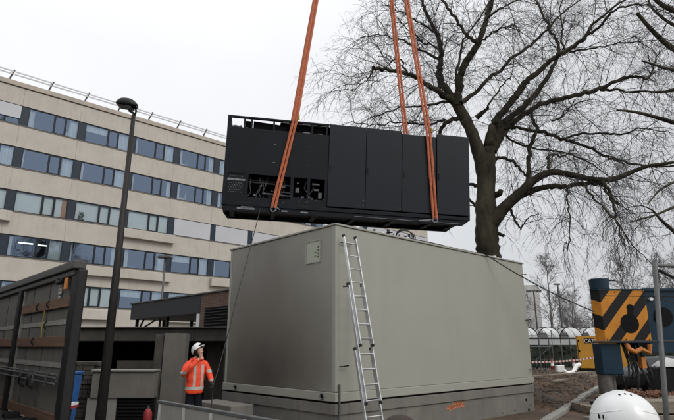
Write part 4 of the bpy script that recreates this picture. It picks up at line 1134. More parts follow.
sup = MB(); sup.box(10.9, 12.1, 18.25, 18.95, 0, 1.11); tag(sup.build('tool_chest', M['car'], bevel=.05), 'dark tool chest carrying the bundled white cloth', 'chest')

# stacked crane mats right foreground, with rusty chain
for lv_ in range(4):
    mb = MB(); dx_ = (0, .06, -.04, .03)[lv_]
    for k in range(4): mb.box(5.02 + dx_, 9.0 + dx_, 9.3 + k * .32, 9.3 + k * .32 + .3, .02 + lv_ * .225, .02 + lv_ * .225 + .2)
    tag(mb.build('crane_mat', M['mats'], bevel=.012), 'timber crane mat at the right edge, ' + ('lowest', 'second lowest', 'second highest', 'topmost')[lv_] + ' of its stack', 'crane mat', 'stacked crane mats')
mb = MB(); r8 = random.Random(6)
for k in range(70):
    q = Vector((5.35 + r8.random() * .62 + .1, 9.75 + r8.random() * .7, .92 + r8.random() * .06)); a_ = r8.random() * 6
    mb.tube([q + Vector((.05 * math.cos(a_ + t), .05 * math.sin(a_ + t), .02 * math.sin(t * 2))) for t in [i * math.pi / 4 for i in range(9)]], .012, 5)
tag(mb.build('chain_pile', M['rust'], smooth=True), 'pile of rusty chain lying on top of the timber mats', 'chain')

# tilted mesh-fence post with rails at right
fn = thing('site_fence', 'leaning grey steel fence post with thin rails at the right edge', 'fence', (2.95, 5.0, 0))
mb = MB(); mb.tube([(-.03, 0, .02), (.035, 0, 1.15), (.15, 0, 2.6)], .024, 12); mb.build('post', M['galv'], fn, smooth=True)
mb = MB(); mb.cyl((.15, 0, 2.56), (3.5, .4, 2.5), .018, 10); mb.build('top_rail', M['galv'], fn)
mb = MB(); mb.cyl((-.52, .05, 1.838), (.08, 0, 1.842), .009, 8); mb.cyl((.08, 0, 1.842), (3.4, .4, 1.84), .009, 8)
mb.cyl((-.36, .03, 2.27), (.12, 0, 2.26), .004, 6); mb.cyl((.12, 0, 2.26), (3.4, .4, 2.28), .006, 6); mb.cyl((.12, 0, 2.25), (3.4, .4, 1.3), .004, 6)
mb.build('wire', M['steel_dark'], fn)
mb = MB(); mb.cyl((.21, .05, 2.52), (1.2, .1, 2.0), .015, 8); mb.build_each('brace', M['steel_dark'], fn)
mb = MB(); mb.box(-.25, .25, -.12, .12, 0, .12); mb.build('foot_block', M['conc'], fn, bevel=.02)

# ================================================================== BACKGROUND RIGHT: generator, cycle shelter, hedge
cg = thing('generator_set', 'yellow generator canopy standing between cycle shelter and outrigger', 'generator', (17.1, 38, 0), R(-22))
mb = MB(); mb.box(0, 3.2, 0, 1.2, .28, 2.5); b_ = mb.build('canopy', M['catyellow'], cg, bevel=.04)
mb = MB(); mb.box(-.03, 3.3, -.05, 1.3, .02, .27); mb.build('skid', M['black'], cg)
mb = MB(); mb.box(.02, .06, -.012, -.001, .3, 2.48); mb.box(1.35, 1.5, -.03, -.001, 1.0, 1.7); mb.build('door_seam', M['black'], cg)
mb = MB(); [mb.box(.08, .16, -.03, -.001, z, z + .12) for z in (.6, 1.4, 2.1)]; mb.build_each('hinge', M['black'], cg)
mb = MB(); mb.box(.50, 1.14, -.02, -.001, 2.0, 2.32); sg = mb.build('sign', M['black'], cg)
fc = bpy.data.curves.new('lettering', 'FONT'); fc.body = 'CAT'; fc.size = .34; fc.extrude = .004; fc.align_x = 'CENTER'
to = bpy.data.objects.new('lettering', fc); col.objects.link(to); to.location = (.82, -.03, 2.04); to.rotation_euler = (R(90), 0, 0)
dg = bpy.context.evaluated_depsgraph_get(); tm = bpy.data.meshes.new_from_object(to.evaluated_get(dg)); bpy.data.objects.remove(to)
tm.materials.clear(); tm.materials.append(M['white']); to = bpy.data.objects.new('lettering', tm); col.objects.link(to); to.parent = sg; to.location = (.82, -.03, 2.04); to.rotation_euler = (R(90), 0, 0)

sh = thing('cycle_shelter', 'cycle shelter with white barrel vaulted roof sheets and grey hoops', 'shelter', (13.6, 42, 0))
xs = [-1.2 + 1.75 * k for k in range(5)]
for k, x in enumerate(xs):
    mb = MB(); n = 14; vs = []
    for y in (0, 2.4):
        for i in range(n + 1):
            a_ = math.pi * i / n; vs.append((x + .87 - .85 * math.cos(a_), y, 2.45 + .78 * math.sin(a_)))
    mb.add(vs, [(i, i + 1, n + 2 + i, n + 1 + i) for i in range(n)])
    o = mb.build('roof_sheet', M['poly'], sh, smooth=True)
    mb = MB()
    for y in (0, 1.2, 2.4): mb.tube([(x + .87 - .87 * math.cos(a_), y, 2.45 + .81 * math.sin(a_)) for a_ in [math.pi * i / 16 for i in range(17)]], .035, 6)
    mb.build_each('hoop', M['steel_dark'], sh)
    for y in (0, 2.4):
        mb = MB(); mb.cyl((x, y, 0), (x, y, 2.45), .04, 8); mb.build('post', M['galv'], sh)
mb = MB(); mb.box(-1.3, 7.6, -.05, .05, 2.36, 2.45); mb.box(-1.3, 7.6, 2.36, 2.44, 2.36, 2.45); mb.build('eaves_beam', M['steel_dark'], sh)
mb = MB(); mb.box(-1.3, 7.6, 2.5, 2.53, 1.9, 2.3); mb.build('back_sheet', M['poly'], sh)
# bicycles in the shelter
def bike():
    b = thing('bicycle', 'dark bicycle parked in the vaulted cycle shelter', 'bicycle', (0, 0, 0), 0, 'bicycles in the cycle shelter')
    for x in (-.5, .52):
        mb = MB(); mb.tube([(x + .33 * math.cos(a), 0, .34 + .33 * math.sin(a)) for a in [i * math.pi / 12 for i in range(25)]], .02, 6)
        for a in range(8): mb.cyl((x, 0, .34), (x + .32 * math.cos(a * .785), 0, .34 + .32 * math.sin(a * .785)), .004, 4)
        mb.build('wheel', M['black'], b)
    mb = MB()
    for p, q in (((-.5, .34), (-.1, .32)), ((-.5, .34), (-.18, .82)), ((-.1, .32), (-.22, .95)), ((-.1, .32), (.38, .78)), ((-.18, .8), (.38, .85)), ((.36, .98), (.52, .34))): mb.cyl((p[0], 0, p[1]), (q[0], 0, q[1]), .018, 6)
    mb.build('frame', M['galv'], b); mb = MB(); mb.cyl((.34, -.28, 1.02), (.34, .28, 1.02), .014, 6); mb.build('handlebar', M['steel_dark'], b)
    mb = MB(); ellip(mb, (-.24, 0, .98), (.13, .07, .03), 10, 6); mb.build('saddle', M['black'], b)
    return b
bk0 = bike(); spots = [(13.9, 41.2, 70), (14.5, 41.3, 80), (15.3, 41.2, 65), (16.0, 41.2, 85), (16.6, 41.3, 72), (13.0, 41.3, 60), (17.2, 41.4, 78), (18.4, 41.3, 70)]
for i, (x, y, a_) in enumerate(spots):
    b = bk0 if i == 0 else copy_tree(bk0); b['label'] = ('second bicycle from the left in the vaulted cycle shelter', 'third bicycle from the left in the vaulted cycle shelter', 'fourth bicycle from the left in the vaulted cycle shelter', 'fourth bicycle from the right in the vaulted cycle shelter', 'third bicycle from the right in the vaulted cycle shelter', 'leftmost bicycle in the vaulted cycle shelter', 'second bicycle from the right in the vaulted cycle shelter', 'rightmost bicycle in the shelter, beside the yellow generator')[i]; b.location = (x, y, .0); b.rotation_euler = (R(rnd.uniform(-6, 6)), 0, R(a_))
# white curved bollard-like barrier parts, red/white cones
def cone(x, y, lab):
    c = thing('traffic_cone', lab, 'cone', (x, y, 0.2), 0, 'red and white cones by the shelter')
    mb = MB(); mb.tube([(0, 0, .03), (0, 0, .75)], [.15, .03], 14); mb.build('cone_body', M['red'], c, smooth=True)
    mb = MB(); mb.tube([(0, 0, .3), (0, 0, .5)], [.117, .085], 14, cap=False); mb.build('band', M['white'], c); mb = MB(); mb.box(-.2, .2, -.2, .2, 0, .03); mb.build('base', M['black'], c)
cone(14.6, 36.5, 'left red and white cone on the soil before the cycle shelter'); cone(16.2, 36.8, 'right red and white cone on the soil beside the yellow generator')
wb = thing('white_barrier', 'fallen white plastic barrier bent on the soil beside the enclosure', 'barrier', (12.1, 29.0, .25), R(15))
mb = MB(); mb.tube([(0, 0, .3), (.3, 0, .12), (.7, 0, .18), (1.0, .1, .5), (1.25, .1, .6)], [.12, .13, .12, .12, .1], 10); mb.build('bent_sheet', M['white'], wb, smooth=True)
mb = MB(); mb.box(-.35, .1, -.1, .1, .2, .55); mb.build('panel', M['white'], wb, bevel=.03)
# red and white barrier tape
pa, pb = at(531, 361, 26), at(598, 357, 26)
a = at(520, 361.5, 26.0); tp = thing('barrier_tape', 'red and white barrier tape strung across in front of the cycle shelter', 'tape', (0, 0, 0))
wtp, rtp = MB(), MB(); N = 46
pts = curve_pts(a, pb, .1, N)
for i in range(N):
    (wtp if i % 2 else rtp).bar(pts[i], pts[i + 1], .01, .075)
wtp.build('white_stripes', M['white'], tp); rtp.build('red_stripes', mat('tape_red', (.42, .10, .08), .6), tp)
mb = MB(); mb.cyl((a.x, a.y, 0), (a.x, a.y, a.z + .1), .025, 6); mb.cyl((pb.x, pb.y, 0), (pb.x, pb.y, pb.z + .1), .025, 6); mb.build('stake', M['galv'], tp)
# shelter supports / scaffolding in front
sf = thing('scaffold_frame', 'grey scaffold frame left of the cycle shelter bikes', 'scaffold', (13.3, 37.5, 0))
mb = MB()
for x in (0, .9, 1.8): mb.cyl((x, 0, 0), (x + .05, 0, 2.9), .03, 8)
for z in (.9, 1.75, 2.5): mb.cyl((0, 0, z), (1.8, 0, z), .025, 8)
mb.cyl((0, 0, .3), (1.8, 0, 1.9), .02, 6); mb.build('tube_frame', M['galv'], sf)
# loose planks and rubble on the soil
for k, (x, y, rz, L_, w_) in enumerate(((11.3, 27.3, .15, 3.2, .2), (13.5, 26.0, -.2, 2.6, .2), (9.2, 22.5, .9, 2.2, .18), (14.5, 29, .1, 3.5, .25), (12.2, 24.0, .02, 2.0, .2))):
    mb = MB(); mb.box(-L_ / 2, L_ / 2, -w_ / 2, w_ / 2, -.02, .03); o = mb.build('plank', M['mats'], bevel=.005); o.location = (x, y, .42); o.rotation_euler = (.02, .03 * (k - 2), rz)
    tag(o, ('long plank lying flat on the soil, nearest the fallen white barrier', 'plank on the soil close to the crane outrigger', 'short plank lying slanted beside the kerb', 'longest plank, lying in front of the yellow generator', 'short plank lying across the soil behind the kerb end')[k], 'plank', 'planks on the soil')
blk = [(6.2, 13.2, .2, .5, .3, .16), (7.0, 14.2, .1, .7, .35, .12), (6.6, 12.0, -.2, .8, .5, .14), (9.2, 17.5, .5, .9, .4, .18), (10.3, 17.0, -.1, 1.6, .8, .2)]
bl_l = ['small concrete block on the ground right of the kerb', 'flat concrete slab between kerb and outrigger foot', 'broad concrete slab on the ground nearest the camera', 'grey concrete block behind the outrigger foot', 'largest pale slab lying right of the outrigger foot']
for k, (x, y, rz, a_, b_, c_) in enumerate(blk):
    mb = MB(); mb.box(-a_ / 2, a_ / 2, -b_ / 2, b_ / 2, 0, c_); o = mb.build('concrete_block', M['conc_light'], bevel=.02); o.location = (x, y, .003); o.rotation_euler = (0, 0, rz); tag(o, bl_l[k], 'block', 'concrete blocks near the outrigger')
mb = MB(); r9 = random.Random(12)
for k in range(260):
    x = r9.uniform(3.5, 13); y = r9.uniform(12.2, 27); s_ = r9.uniform(.015, .06) * (1 + (r9.random() < .1))
    if (Vector((x, y)) - K0).dot(kn) > .3: z = .22
    elif abs((Vector((x, y)) - K0).dot(kn)) < .3: continue
    else: z = .0
    if x < 6.5 and (Vector((x - BX, y - BY)).dot(Vector((-math.sin(AZ), math.cos(AZ)))) > -.1) and Vector((x - BX, y - BY)).dot(Vector((math.cos(AZ), math.sin(AZ)))) < 8: continue
    vs = [(x + s_ * math.cos(t) * r9.uniform(.6, 1.2), y + s_ * math.sin(t) * r9.uniform(.6, 1.2), z + h_) for h_ in (0, s_ * .8) for t in (0, 1.26, 2.5, 3.77, 5.0)]
    mb.add(vs, [(0, 1, 6, 5), (1, 2, 7, 6), (2, 3, 8, 7), (3, 4, 9, 8), (4, 0, 5, 9), (5, 6, 7, 8, 9)])
struct(mb.build('rubble', M['conc']), 'stuff')
def scatter(name, m, n, seed, smin, smax, flat, stick=False):
    mb = MB(); rr = random.Random(seed)
    while n > 0:
        x = rr.uniform(5.5, 14.5); y = rr.uniform(12.0, 36); sdist = (Vector((x, y)) - K0).dot(kn)
        u_ = (x - BX) * math.cos(AZ) + (y - BY) * math.sin(AZ)
        if u_ < 8.1 or -.3 < sdist < .25: continue
        n -= 1
        z = (.004 + max(0, min(1, (sdist - .25) / .7)) * max(0.0, min(1.0, (u_ - 8.0) / .9)) * max(0, .22 + mnoise.noise(Vector((x * .45, y * .45, 0))) * .28 + mnoise.noise(Vector((x * 1.7, y * 1.7, 3))) * .1)) if sdist > 0 else .004
        a = rr.uniform(0, 6.28); s_ = rr.uniform(smin, smax)
        if stick:
            l = s_ * 9; mb.bar((x, y, z + .01), (x + l * math.cos(a), y + l * math.sin(a), z + rr.uniform(.0, .05)), .012, .012)
        elif flat:
            c, d = math.cos(a) * s_, math.sin(a) * s_; mb.add([(x - c, y - d, z + .008), (x + d * .6, y - c * .6, z + .02), (x + c, y + d, z + .012), (x - d * .6, y + c * .6, z + .025)], [(0, 1, 2, 3)])
        else:
            ps = [(x + s_ * math.cos(t + a) * rr.uniform(.6, 1.2), y + s_ * math.sin(t + a) * rr.uniform(.6, 1.2), z + h_) for h_ in (-.01, s_ * rr.uniform(.4, .9)) for t in (0, 1.26, 2.5, 3.77, 5.0)]
            ps = ps[:5] + [((p[0] - x) * .6 + x, (p[1] - y) * .6 + y, p[2]) for p in ps[5:]]
            mb.add(ps, [(0, 1, 6, 5), (1, 2, 7, 6), (2, 3, 8, 7), (3, 4, 9, 8), (4, 0, 5, 9), (5, 6, 7, 8, 9)])
    struct(mb.build(name, m), 'stuff')
scatter('soil_clods', M['soil'], 3600, 31, .01, .06, False)
scatter('dead_leaves', mat('dead_leaf', (.16, .075, .03), .9, .4, 2), 2200, 32, .02, .05, True)
scatter('fallen_twigs', M['twig'], 500, 33, .02, .1, False, True)
scatter('gravel', M['conc_light'], 700, 34, .008, .025, False)
# white tower and pole far right
tw = thing('white_tower', 'pale square tower block far behind the enclosure edge', 'building', (29.0, 80, 0))
mb = MB(); mb.box(-3.2, 2.1, 0, 4, 0, 10.9); mb.build('wall', mat('pale_render', (.50, .50, .49), .8, .06), tw)
mb = MB()
for z in (1.5, 4.2, 6.6, 8.6): mb.box(-2.6, -.4, -.03, .0, z, z + 1.1)
mb.build('window', M['frame'], tw)
mb = MB(); mb.box(-.4, -.2, -.05, 0, 0, 10.5); mb.build('pipe', M['galv'], tw)
pp = thing('light_mast', 'thin grey mast with two floodlights beside the pale tower', 'light mast', (24.6, 65, 0))
mb = MB(); mb.cyl((0, 0, 0), (0, 0, 8.6), .1, 8); mb.build('pole', M['galv'], pp); mb = MB(); mb.box(-.8, .8, -.1, .1, 8.4, 8.55); mb.box(-.9, -.4, -.2, .2, 8.3, 8.6); mb.box(.4, .9, -.2, .2, 8.3, 8.6); mb.build_each('floodlight', M['galv'], pp)
pp2 = thing('light_mast', 'tall plain mast standing among the bare trees behind the shelter', 'light mast', (28.1, 66, 0))
mb = MB(); mb.cyl((0, 0, 0), (0, 0, 9.4), .11, 8); mb.build('pole', M['galv'], pp2); mb = MB(); mb.box(-.5, .3, -.1, .1, 9.3, 9.5); mb.build_each('floodlight', M['galv'], pp2)

# ================================================================== TREES
def catmull(ps, n=5):
    out = []
    for i in range(len(ps) - 1):
        p0 = ps[max(i - 1, 0)]; p1 = ps[i]; p2 = ps[i + 1]; p3 = ps[min(i + 2, len(ps) - 1)]
        for k in range(n):
            t = k / n
            out.append(.5 * ((2 * p1) + (-p0 + p2) * t + (2 * p0 - 5 * p1 + 4 * p2 - p3) * t * t + (-p0 + 3 * p1 - 3 * p2 + p3) * t ** 3))
    out.append(ps[-1]); return out
def crook(p, d, L, n, wob, droop, rr):
    pts = [p]; d = d.normalized(); st = L / n
    for i in range(n):
        d = (d + Vector((rr.gauss(0, wob), rr.gauss(0, wob), rr.gauss(0, wob) - droop * (i + 1) / n))).normalized()
        p = p + d * st; pts.append(p)
    return pts
def side_dir(d, rr, ang=None):
    o = d.orthogonal().normalized(); o = Matrix.Rotation(rr.uniform(0, 6.283), 3, d) @ o
    a = ang or rr.uniform(.5, 1.15)
    return (d * math.cos(a) + o * math.sin(a)).normalized()
def twigs(tw, pts, r0, level, rr, dens, droop, scale, cap):
    """grow branchlets from polyline pts"""
    L = sum((pts[i + 1] - pts[i]).length for i in range(len(pts) - 1))
    n = max(1, int(L * dens[level]))
    for k in range(n):
        t = (k + rr.random()) / n
        if level == 0: t = .06 + .94 * t
        i = min(int(t * (len(pts) - 1)), len(pts) - 2); fr = t * (len(pts) - 1) - i
        p = pts[i].lerp(pts[i + 1], fr); d = (pts[i + 1] - pts[i]).normalized()
        if d.length < .5: continue
        sd_ = side_dir(d, rr)
        sd_ = (sd_ + Vector((0, 0, .15 - droop * .5))).normalized()
        if level == 0:
            l = rr.uniform(1.0, 2.9) * scale; r = min(.022, r0 * .6) * rr.uniform(.55, 1)
            q = crook(p, sd_, l, 8, .15, .05 + droop, rr); tw.tube(q, [r * (1 - .75 * j / 8) for j in range(9)], 4, False)
        elif level == 1:
            l = rr.uniform(.5, 1.35) * scale; r = .0075
            q = crook(p, sd_, l, 5, .15, .1 + droop * 1.2, rr); tw.tube(q, [r * (1 - .55 * j / 5) for j in range(6)], 3, False)
        else:
            l = rr.uniform(.25, .75) * scale; r = .0046
            q = crook(p, sd_, l, 3, .12, .12 + droop * 1.4, rr); tw.tube(q, [r, r * .85, r * .7, r * .5], 3, False)
        if level < cap: twigs(tw, q, r, level + 1, rr, dens, droop, scale, cap)

TY = 20.0
PXM = 1 / 25.3      # metres per photo pixel at the tree
# (points px, py, radius px), depth offset at start, depth offset at end, droop, twig density
limbs = [
 ([(489, 352, 15), (489, 300, 12.8), (489, 262, 11.8), (487, 240, 11.3), (486, 215, 10.8), (486, 190, 9.8), (487, 165, 9), (488, 148, 6.5)], 0, 0, 0, 0),
 ([(486, 185, 8), (481, 160, 7.6), (472, 133, 6.8), (459, 108, 6.2), (452, 99, 5.2)], 0, -.3, 0, .0),
 ([(457, 106, 5.6), (459, 90, 4.8), (461, 73, 4.5), (469, 58, 4.2), (478, 43, 3.8), (486, 20, 2.9), (493, 0, 2.5), (498, -25, 2), (502, -60, 1.2)], -.3, -1.5, .05, 1),
 ([(454, 101, 5), (443, 84, 4.5), (439, 72, 3.7), (441, 60, 3.4), (441, 48, 3), (437, 34, 2.3), (430, 20, 2.1), (424, 8, 1.9), (419, -10, 1.5), (410, -40, .9)], -.3, 1.2, .05, 1),
 ([(453, 101, 4.6), (440, 93, 3.7), (425, 83, 3.1), (408, 74, 2.7), (390, 71, 2.3), (373, 68.5, 2.2)], -.3, -1.8, .1, 1.2),
 ([(373, 68.5, 1.5), (371, 74, 1.1), (368, 79, .8), (362, 84, .5), (352, 92, .3)], -1.8, -2.0, .2, 1.5),
 ([(461, 103, 3.2), (475, 93, 2.6), (490, 77, 2.3), (497, 73, 2.1), (504, 67, 2), (512, 58, 1.9), (527, 48, 1.7), (547, 30, 1.4), (560, 15, 1.1), (580, 0, .8)], -.5, 1.4, .05, 1),
 ([(478, 43, 2.8), (470, 38, 2.4), (464, 32, 2.1), (455, 18, 1.9), (443, 1, 1.6), (432, -18, 1.1)], -1.0, -.2, .05, 1),
 ([(486, 20, 1.6), (495, 12, 1.3), (505, 6, 1.1), (518, 0, .8), (535, -6, .5)], -1.2, -2, .1, 1),
 ([(477, 44, 1.8), (487, 36, 1.3), (498, 30, 1.1), (508, 27, .9), (515, 26, .8), (521, 32, .5)], -1, -2.4, .15, 1.2),
 ([(477, 118, 3.2), (486, 110, 2), (488, 105, 1.3), (497, 93, 1), (507, 80, .8), (511, 78, .6)], -.4, -1.2, .1, 1),
 ([(459, 92, 2.3), (456, 78, 1.8), (459, 60, 1.5), (462, 45, 1.3), (468, 33, 1.2), (480, 18, 1), (490, 0, .8)], -.5, .9, .05, 1),
 ([(463, 118, 3.3), (456, 119, 2.9), (447, 122, 2.6), (441, 129, 2.3), (438, 140, 1.6), (430, 150, 1)], -.3, 1.0, .1, .8),
 ([(489, 158, 7), (489, 147, 6.6), (492, 130, 5.4), (500, 115, 4.5), (512, 101, 4.2), (520, 90, 4), (526, 82, 3.6), (540, 70, 3.2), (552, 60, 2.9), (560, 54, 2.7), (575, 45, 2.6), (583, 40, 2.3), (590, 28, 1.8), (603, 16, 1.5), (620, 3, 1.2), (640, -8, .9)], 0, -1.8, .05, 1),
 ([(581, 41, 2), (592, 32, 1.7), (601, 25, 1.6), (609, 15, 1.5), (620, 8, 1.3), (636, 4, 1.2), (650, 6, 1), (662, 12, .7), (680, 14, .5)], -1.2, -2.2, .1, 1.1),
 ([(491, 150, 5.6), (497, 133, 5.2), (506, 121, 4.3), (520, 110, 3.7), (535, 95, 3.2), (546, 80, 2.8), (554, 66, 2.4), (558, 52, 2.1), (556, 40, 1.9), (549, 28, 1.6), (541, 12, 1.4), (534, -4, 1), (530, -30, .6)], 0, 1.8, .05, 1),
 ([(493, 152, 4.8), (502, 135, 4), (512, 124, 3.5), (526, 113, 3.1), (540, 105, 2.9), (552, 101, 2.9), (575, 96, 2.8), (598, 89, 2.5), (615, 82, 2.3), (628, 77, 2), (637, 77, 1.7), (646, 79, 1.4), (652, 73, 1.2), (655, 62, .9), (660, 50, .6)], .2, .3, .1, 1.2),
 ([(600, 90, 1.8), (612, 90, 1.5), (630, 91, 1.2), (655, 92, 1.1), (680, 88, .9), (700, 84, .6)], .3, .1, .15, 1.2),
 ([(488, 228, 9), (496, 217, 7.2), (506, 206, 6.3), (520, 193, 5.6), (533, 181, 4.8), (545, 174, 4.3), (556, 172, 3.8), (572, 175, 3.6), (590, 179, 3.4), (606, 180, 3.3), (620, 177, 3), (634, 171, 2.5), (648, 166, 2.2), (662, 164, 1.9), (682, 161, 1.6), (710, 158, 1.1)], 0, -2.8, .2, 1.3),
 ([(512, 201, 4.6), (522, 195, 4.2), (538, 189, 3.5), (552, 186, 3.2), (568, 186, 2.9), (584, 183.5, 2.6), (598, 184, 2.2), (606, 187, 1.9), (612, 197, 1.6), (618, 205, 1.3)], -.3, -2.0, .25, 1.5),
 ([(602, 181, 2), (610, 196, 1.4), (616, 215, 1.1), (622, 235, .8), (626, 255, .5)], -2.0, -2.2, .3, 1.3),
 ([(584, 184, 1.6), (592, 196, 1.2), (605, 208, 1), (620, 228, .8), (634, 245, .6), (648, 262, .4)], -2.0, -3.0, .3, 1.5),
 ([(568, 186, 1.2), (567, 200, .9), (569, 215, .8), (570, 232, .6), (568, 250, .4)], -1.6, -1.9, .35, 1.3),
 ([(527, 188, 3.2), (528, 175, 2.9), (529, 160, 2.6), (530, 147, 2.5), (534, 137, 2.3), (537, 129, 2.1), (533, 118, 1.7), (532, 112, 1.4), (536, 104, 1)], -.4, .6, .1, 1),
 ([(548, 174, 2.2), (549, 165, 1.9), (548, 157, 1.7), (555, 154, 1.3), (562, 157, 1), (572, 150, .6)], -1, -.4, .1, 1),
 ([(511, 210, 1.7), (514, 218, 1.4), (518, 225, 1.2), (521, 228, 1), (525, 222, .8), (530, 216, .6), (540, 214, .4)], -.2, -1, .3, 1),
 ([(490, 162, 3.4), (498, 158, 2.1), (506, 158, 1.9), (514, 163, 1.7), (521, 170, 1.5), (526, 176, 1.2)], 0, -.6, .1, .8),
 ([(536, 131, 2.2), (550, 134, 2), (561, 139, 2), (576, 143, 1.8), (592, 149, 1.7), (607, 157, 1.5), (620, 161, 1.4), (640, 165, 1.2), (668, 166, 1), (700, 168, .6)], .3, 1.6, .2, 1.4),
 ([(562, 139, 1.6), (575, 135, 1.4), (588, 133, 1.3), (606, 134, 1.2), (626, 134, 1.1), (636, 129, .9), (648, 129, .7), (668, 133, .4)], .5, -.4, .2, 1.4),
 ([(552, 121, 1.2), (561, 117, 1.1), (566, 110, 1), (575, 104, .8), (586, 101, .6)], 0, .5, .1, 1.2),
 ([(502, 128, 2.4), (515, 128, 2), (530, 130, 2.1), (540, 132, 1.8)], .1, .3, .1, 1),
 ([(569, 52, 1.6), (584, 49, 1.2), (604, 46, 1), (628, 42, .8), (655, 40, .6), (690, 40, .3)], -1.4, -2.4, .15, 1.5),
 ([(565, 54, 1.4), (562, 40, 1.2), (563, 25, 1.1), (560, 10, .9), (564, -8, .6)], -.5, .4, 0, 1.2),
 ([(488, 190, 3), (480, 186, 2.4), (468, 184, 1.8), (455, 180, 1.4)], 0, 1.2, .1, .6),
 ([(488, 212, 2.6), (478, 206, 2), (468, 200, 1.5), (455, 196, 1.0)], 0, 1.4, .1, .6),
 ([(486, 14, 2), (500, -20, 1.6), (520, -60, 1.2)], -.5, .5, 0, .6),
 ([(492, 120, 2), (510, 140, 1.4), (545, 150, 1), (585, 160, .8), (620, 185, .5)], .5, 3.0, .2, 1.4),
 ([(455, 100, 2), (430, 105, 1.4), (400, 108, 1), (370, 118, .6)], .5, 3.0, .15, 1.5),
 ([(441, 60, 1.8), (420, 50, 1.4), (400, 40, 1.1), (378, 35, .8), (360, 38, .4)], .2, 1.4, .1, 1.5),
 ([(437, 34, 1.6), (420, 22, 1.2), (405, 14, .9), (385, 5, .6)], .2, -1, .1, 1.4),
 ([(445, 120, 1.6), (425, 125, 1.2), (400, 122, .9), (375, 125, .7), (352, 122, .4)], .8, 2.2, .15, 1.6),
 ([(408, 74, 1.3), (404, 66, 1.1), (400, 60, .9), (391, 60, .7), (378, 55, .5)], -1, -1.2, .05, 1),
 ([(441, 50, 1.4), (428, 44, 1.1), (418, 38, 1), (408, 30, .8), (398, 20, .5)], .3, -1.0, .05, 1.2),
]
tree = thing('bare_tree', 'large bare spreading tree behind the enclosure, its trunk right of the hanging generator', 'tree', (0, 0, 0))
wood = MB(); tw = MB(); rt = random.Random(77)
for pts, d0, d1, droop, den in limbs:
    n = len(pts); P3 = []; R3 = []
    for i, (x, y, r) in enumerate(pts):
        t = i / (n - 1); Y = TY + d0 + (d1 - d0) * t
        P3.append(at(x, y, Y)); R3.append(r * (.98 if r > 7 else .86) * PXM * Y / TY)
    pl_ = catmull(P3, 5)
    rl = []
    for i in range(n - 1):
        for k in range(5): rl.append(R3[i] + (R3[i + 1] - R3[i]) * k / 5)
    rl.append(R3[-1])
    if R3[0] < .3:
        pl_ = [p + Vector((rt.gauss(0, .018), rt.gauss(0, .05), rt.gauss(0, .018))) * min(1, i / 3) for i, p in enumerate(pl_)]
    rl = [r * rt.uniform(.92, 1.1) for r in rl]
    wood.tube(pl_, rl, 12 if R3[0] > .15 else 7, False)
    if pts[-1][0] < 432: den *= 1.45
    if den > 0:
        twigs(tw, pl_, R3[-1] + .02, 0, rt, (2.2 * den * (.8 if droop >= .2 else 1), 4.3, 4.8), droop, 1.0, 2)
# roots flare and broken stub
for a_ in range(6):
    b0 = at(489, 352, TY); b0.z = 0
    wood.tube([b0 + Vector((0, 0, .7)), b0 + Vector((math.cos(a_) * .45, math.sin(a_) * .45, .25)), b0 + Vector((math.cos(a_) * 1.0, math.sin(a_) * 1.0, -.05))], [.25, .2, .08], 8)
wood.tube([at(494, 196, TY), at(500, 193, TY - .3), at(501, 190, TY - .4)], [.14, .12, .1], 8)
wood.tube([at(495, 232, TY), at(504, 236, TY - .2)], [.08, .06], 8)
b0 = at(489, 352, TY); wood.tube([Vector((b0.x, TY, -.1)), Vector((b0.x, TY, b0.z + .3))], [.72, .6], 14)
wood.build('trunk', M['bark'], tree, smooth=True)
tw.build('crown', M['twig'], tree)
print('tree faces', len(tw.f))

# second tree, just outside the right edge, reaching in
limbs2 = [
 ([(740, 150, 9), (715, 138, 4), (690, 128, 3), (672, 122, 2.4), (655, 117, 2), (640, 113, 1.7), (628, 111, 1.4), (617, 110, .9)], 0, -.4, .25),
 ([(735, 90, 7), (705, 68, 3.8), (680, 53, 3.1), (664, 42, 2.7), (650, 28, 2.2), (637, 13, 1.7)], 0, -1, .1),
 ([(735, 70, 6), (705, 32, 3.6), (680, 14, 3), (664, 6, 2.8), (652, -4, 2.2), (640, -20, 1.6)], 0, .6, .1),
 ([(735, 60, 5), (700, 34, 2.5), (678, 27, 2), (664, 19, 1.7), (652, 8, 1.3), (648, -2, 1)], 0, 1, .1),
 ([(735, 110, 5), (705, 82, 2.5), (682, 72, 2), (664, 68, 1.6), (652, 64, 1.2), (642, 61, .8)], 0, -1, .15),
 ([(735, 120, 5), (705, 96, 2.2), (680, 90, 1.6), (660, 92, 1.2), (640, 91, .9), (625, 92, .5)], 0, 1, .2),
 ([(740, 200, 6), (705, 250, 2.6), (680, 236, 2), (668, 226, 1.7), (660, 219, 1.4), (652, 210, .8), (640, 205, .4)], 0, -.8, .3),
 ([(740, 170, 5), (705, 200, 2.2), (680, 205, 1.5), (655, 215, 1), (630, 222, .6)], 0, -1.2, .35),
 ([(740, 190, 4), (705, 175, 2.0), (680, 180, 1.4), (660, 190, 1), (648, 204, .6)], 0, -1.6, .35),
]
tree2 = thing('bare_tree', 'bare tree mostly beyond the right edge, its branches reaching in at the top right', 'tree', (0, 0, 0))
wood = MB(); tw = MB(); T2 = 17.0
for pts, d0, d1, droop in limbs2:
    n = len(pts); P3 = [at(x, y, T2 + d0 + (d1 - d0) * i / (n - 1)) for i, (x, y, r) in enumerate(pts)]; R3 = [p[2] * .033 for p in pts]
    pl_ = catmull(P3, 5); rl = []
    for i in range(n - 1):
        for k in range(5): rl.append(R3[i] + (R3[i + 1] - R3[i]) * k / 5)
    rl.append(R3[-1]); wood.tube(pl_, rl, 8, False); twigs(tw, pl_, .03, 0, rt, (1.0, 3.0, 3.6), droop, 1.0, 2)
b0 = at(740, 150, T2)
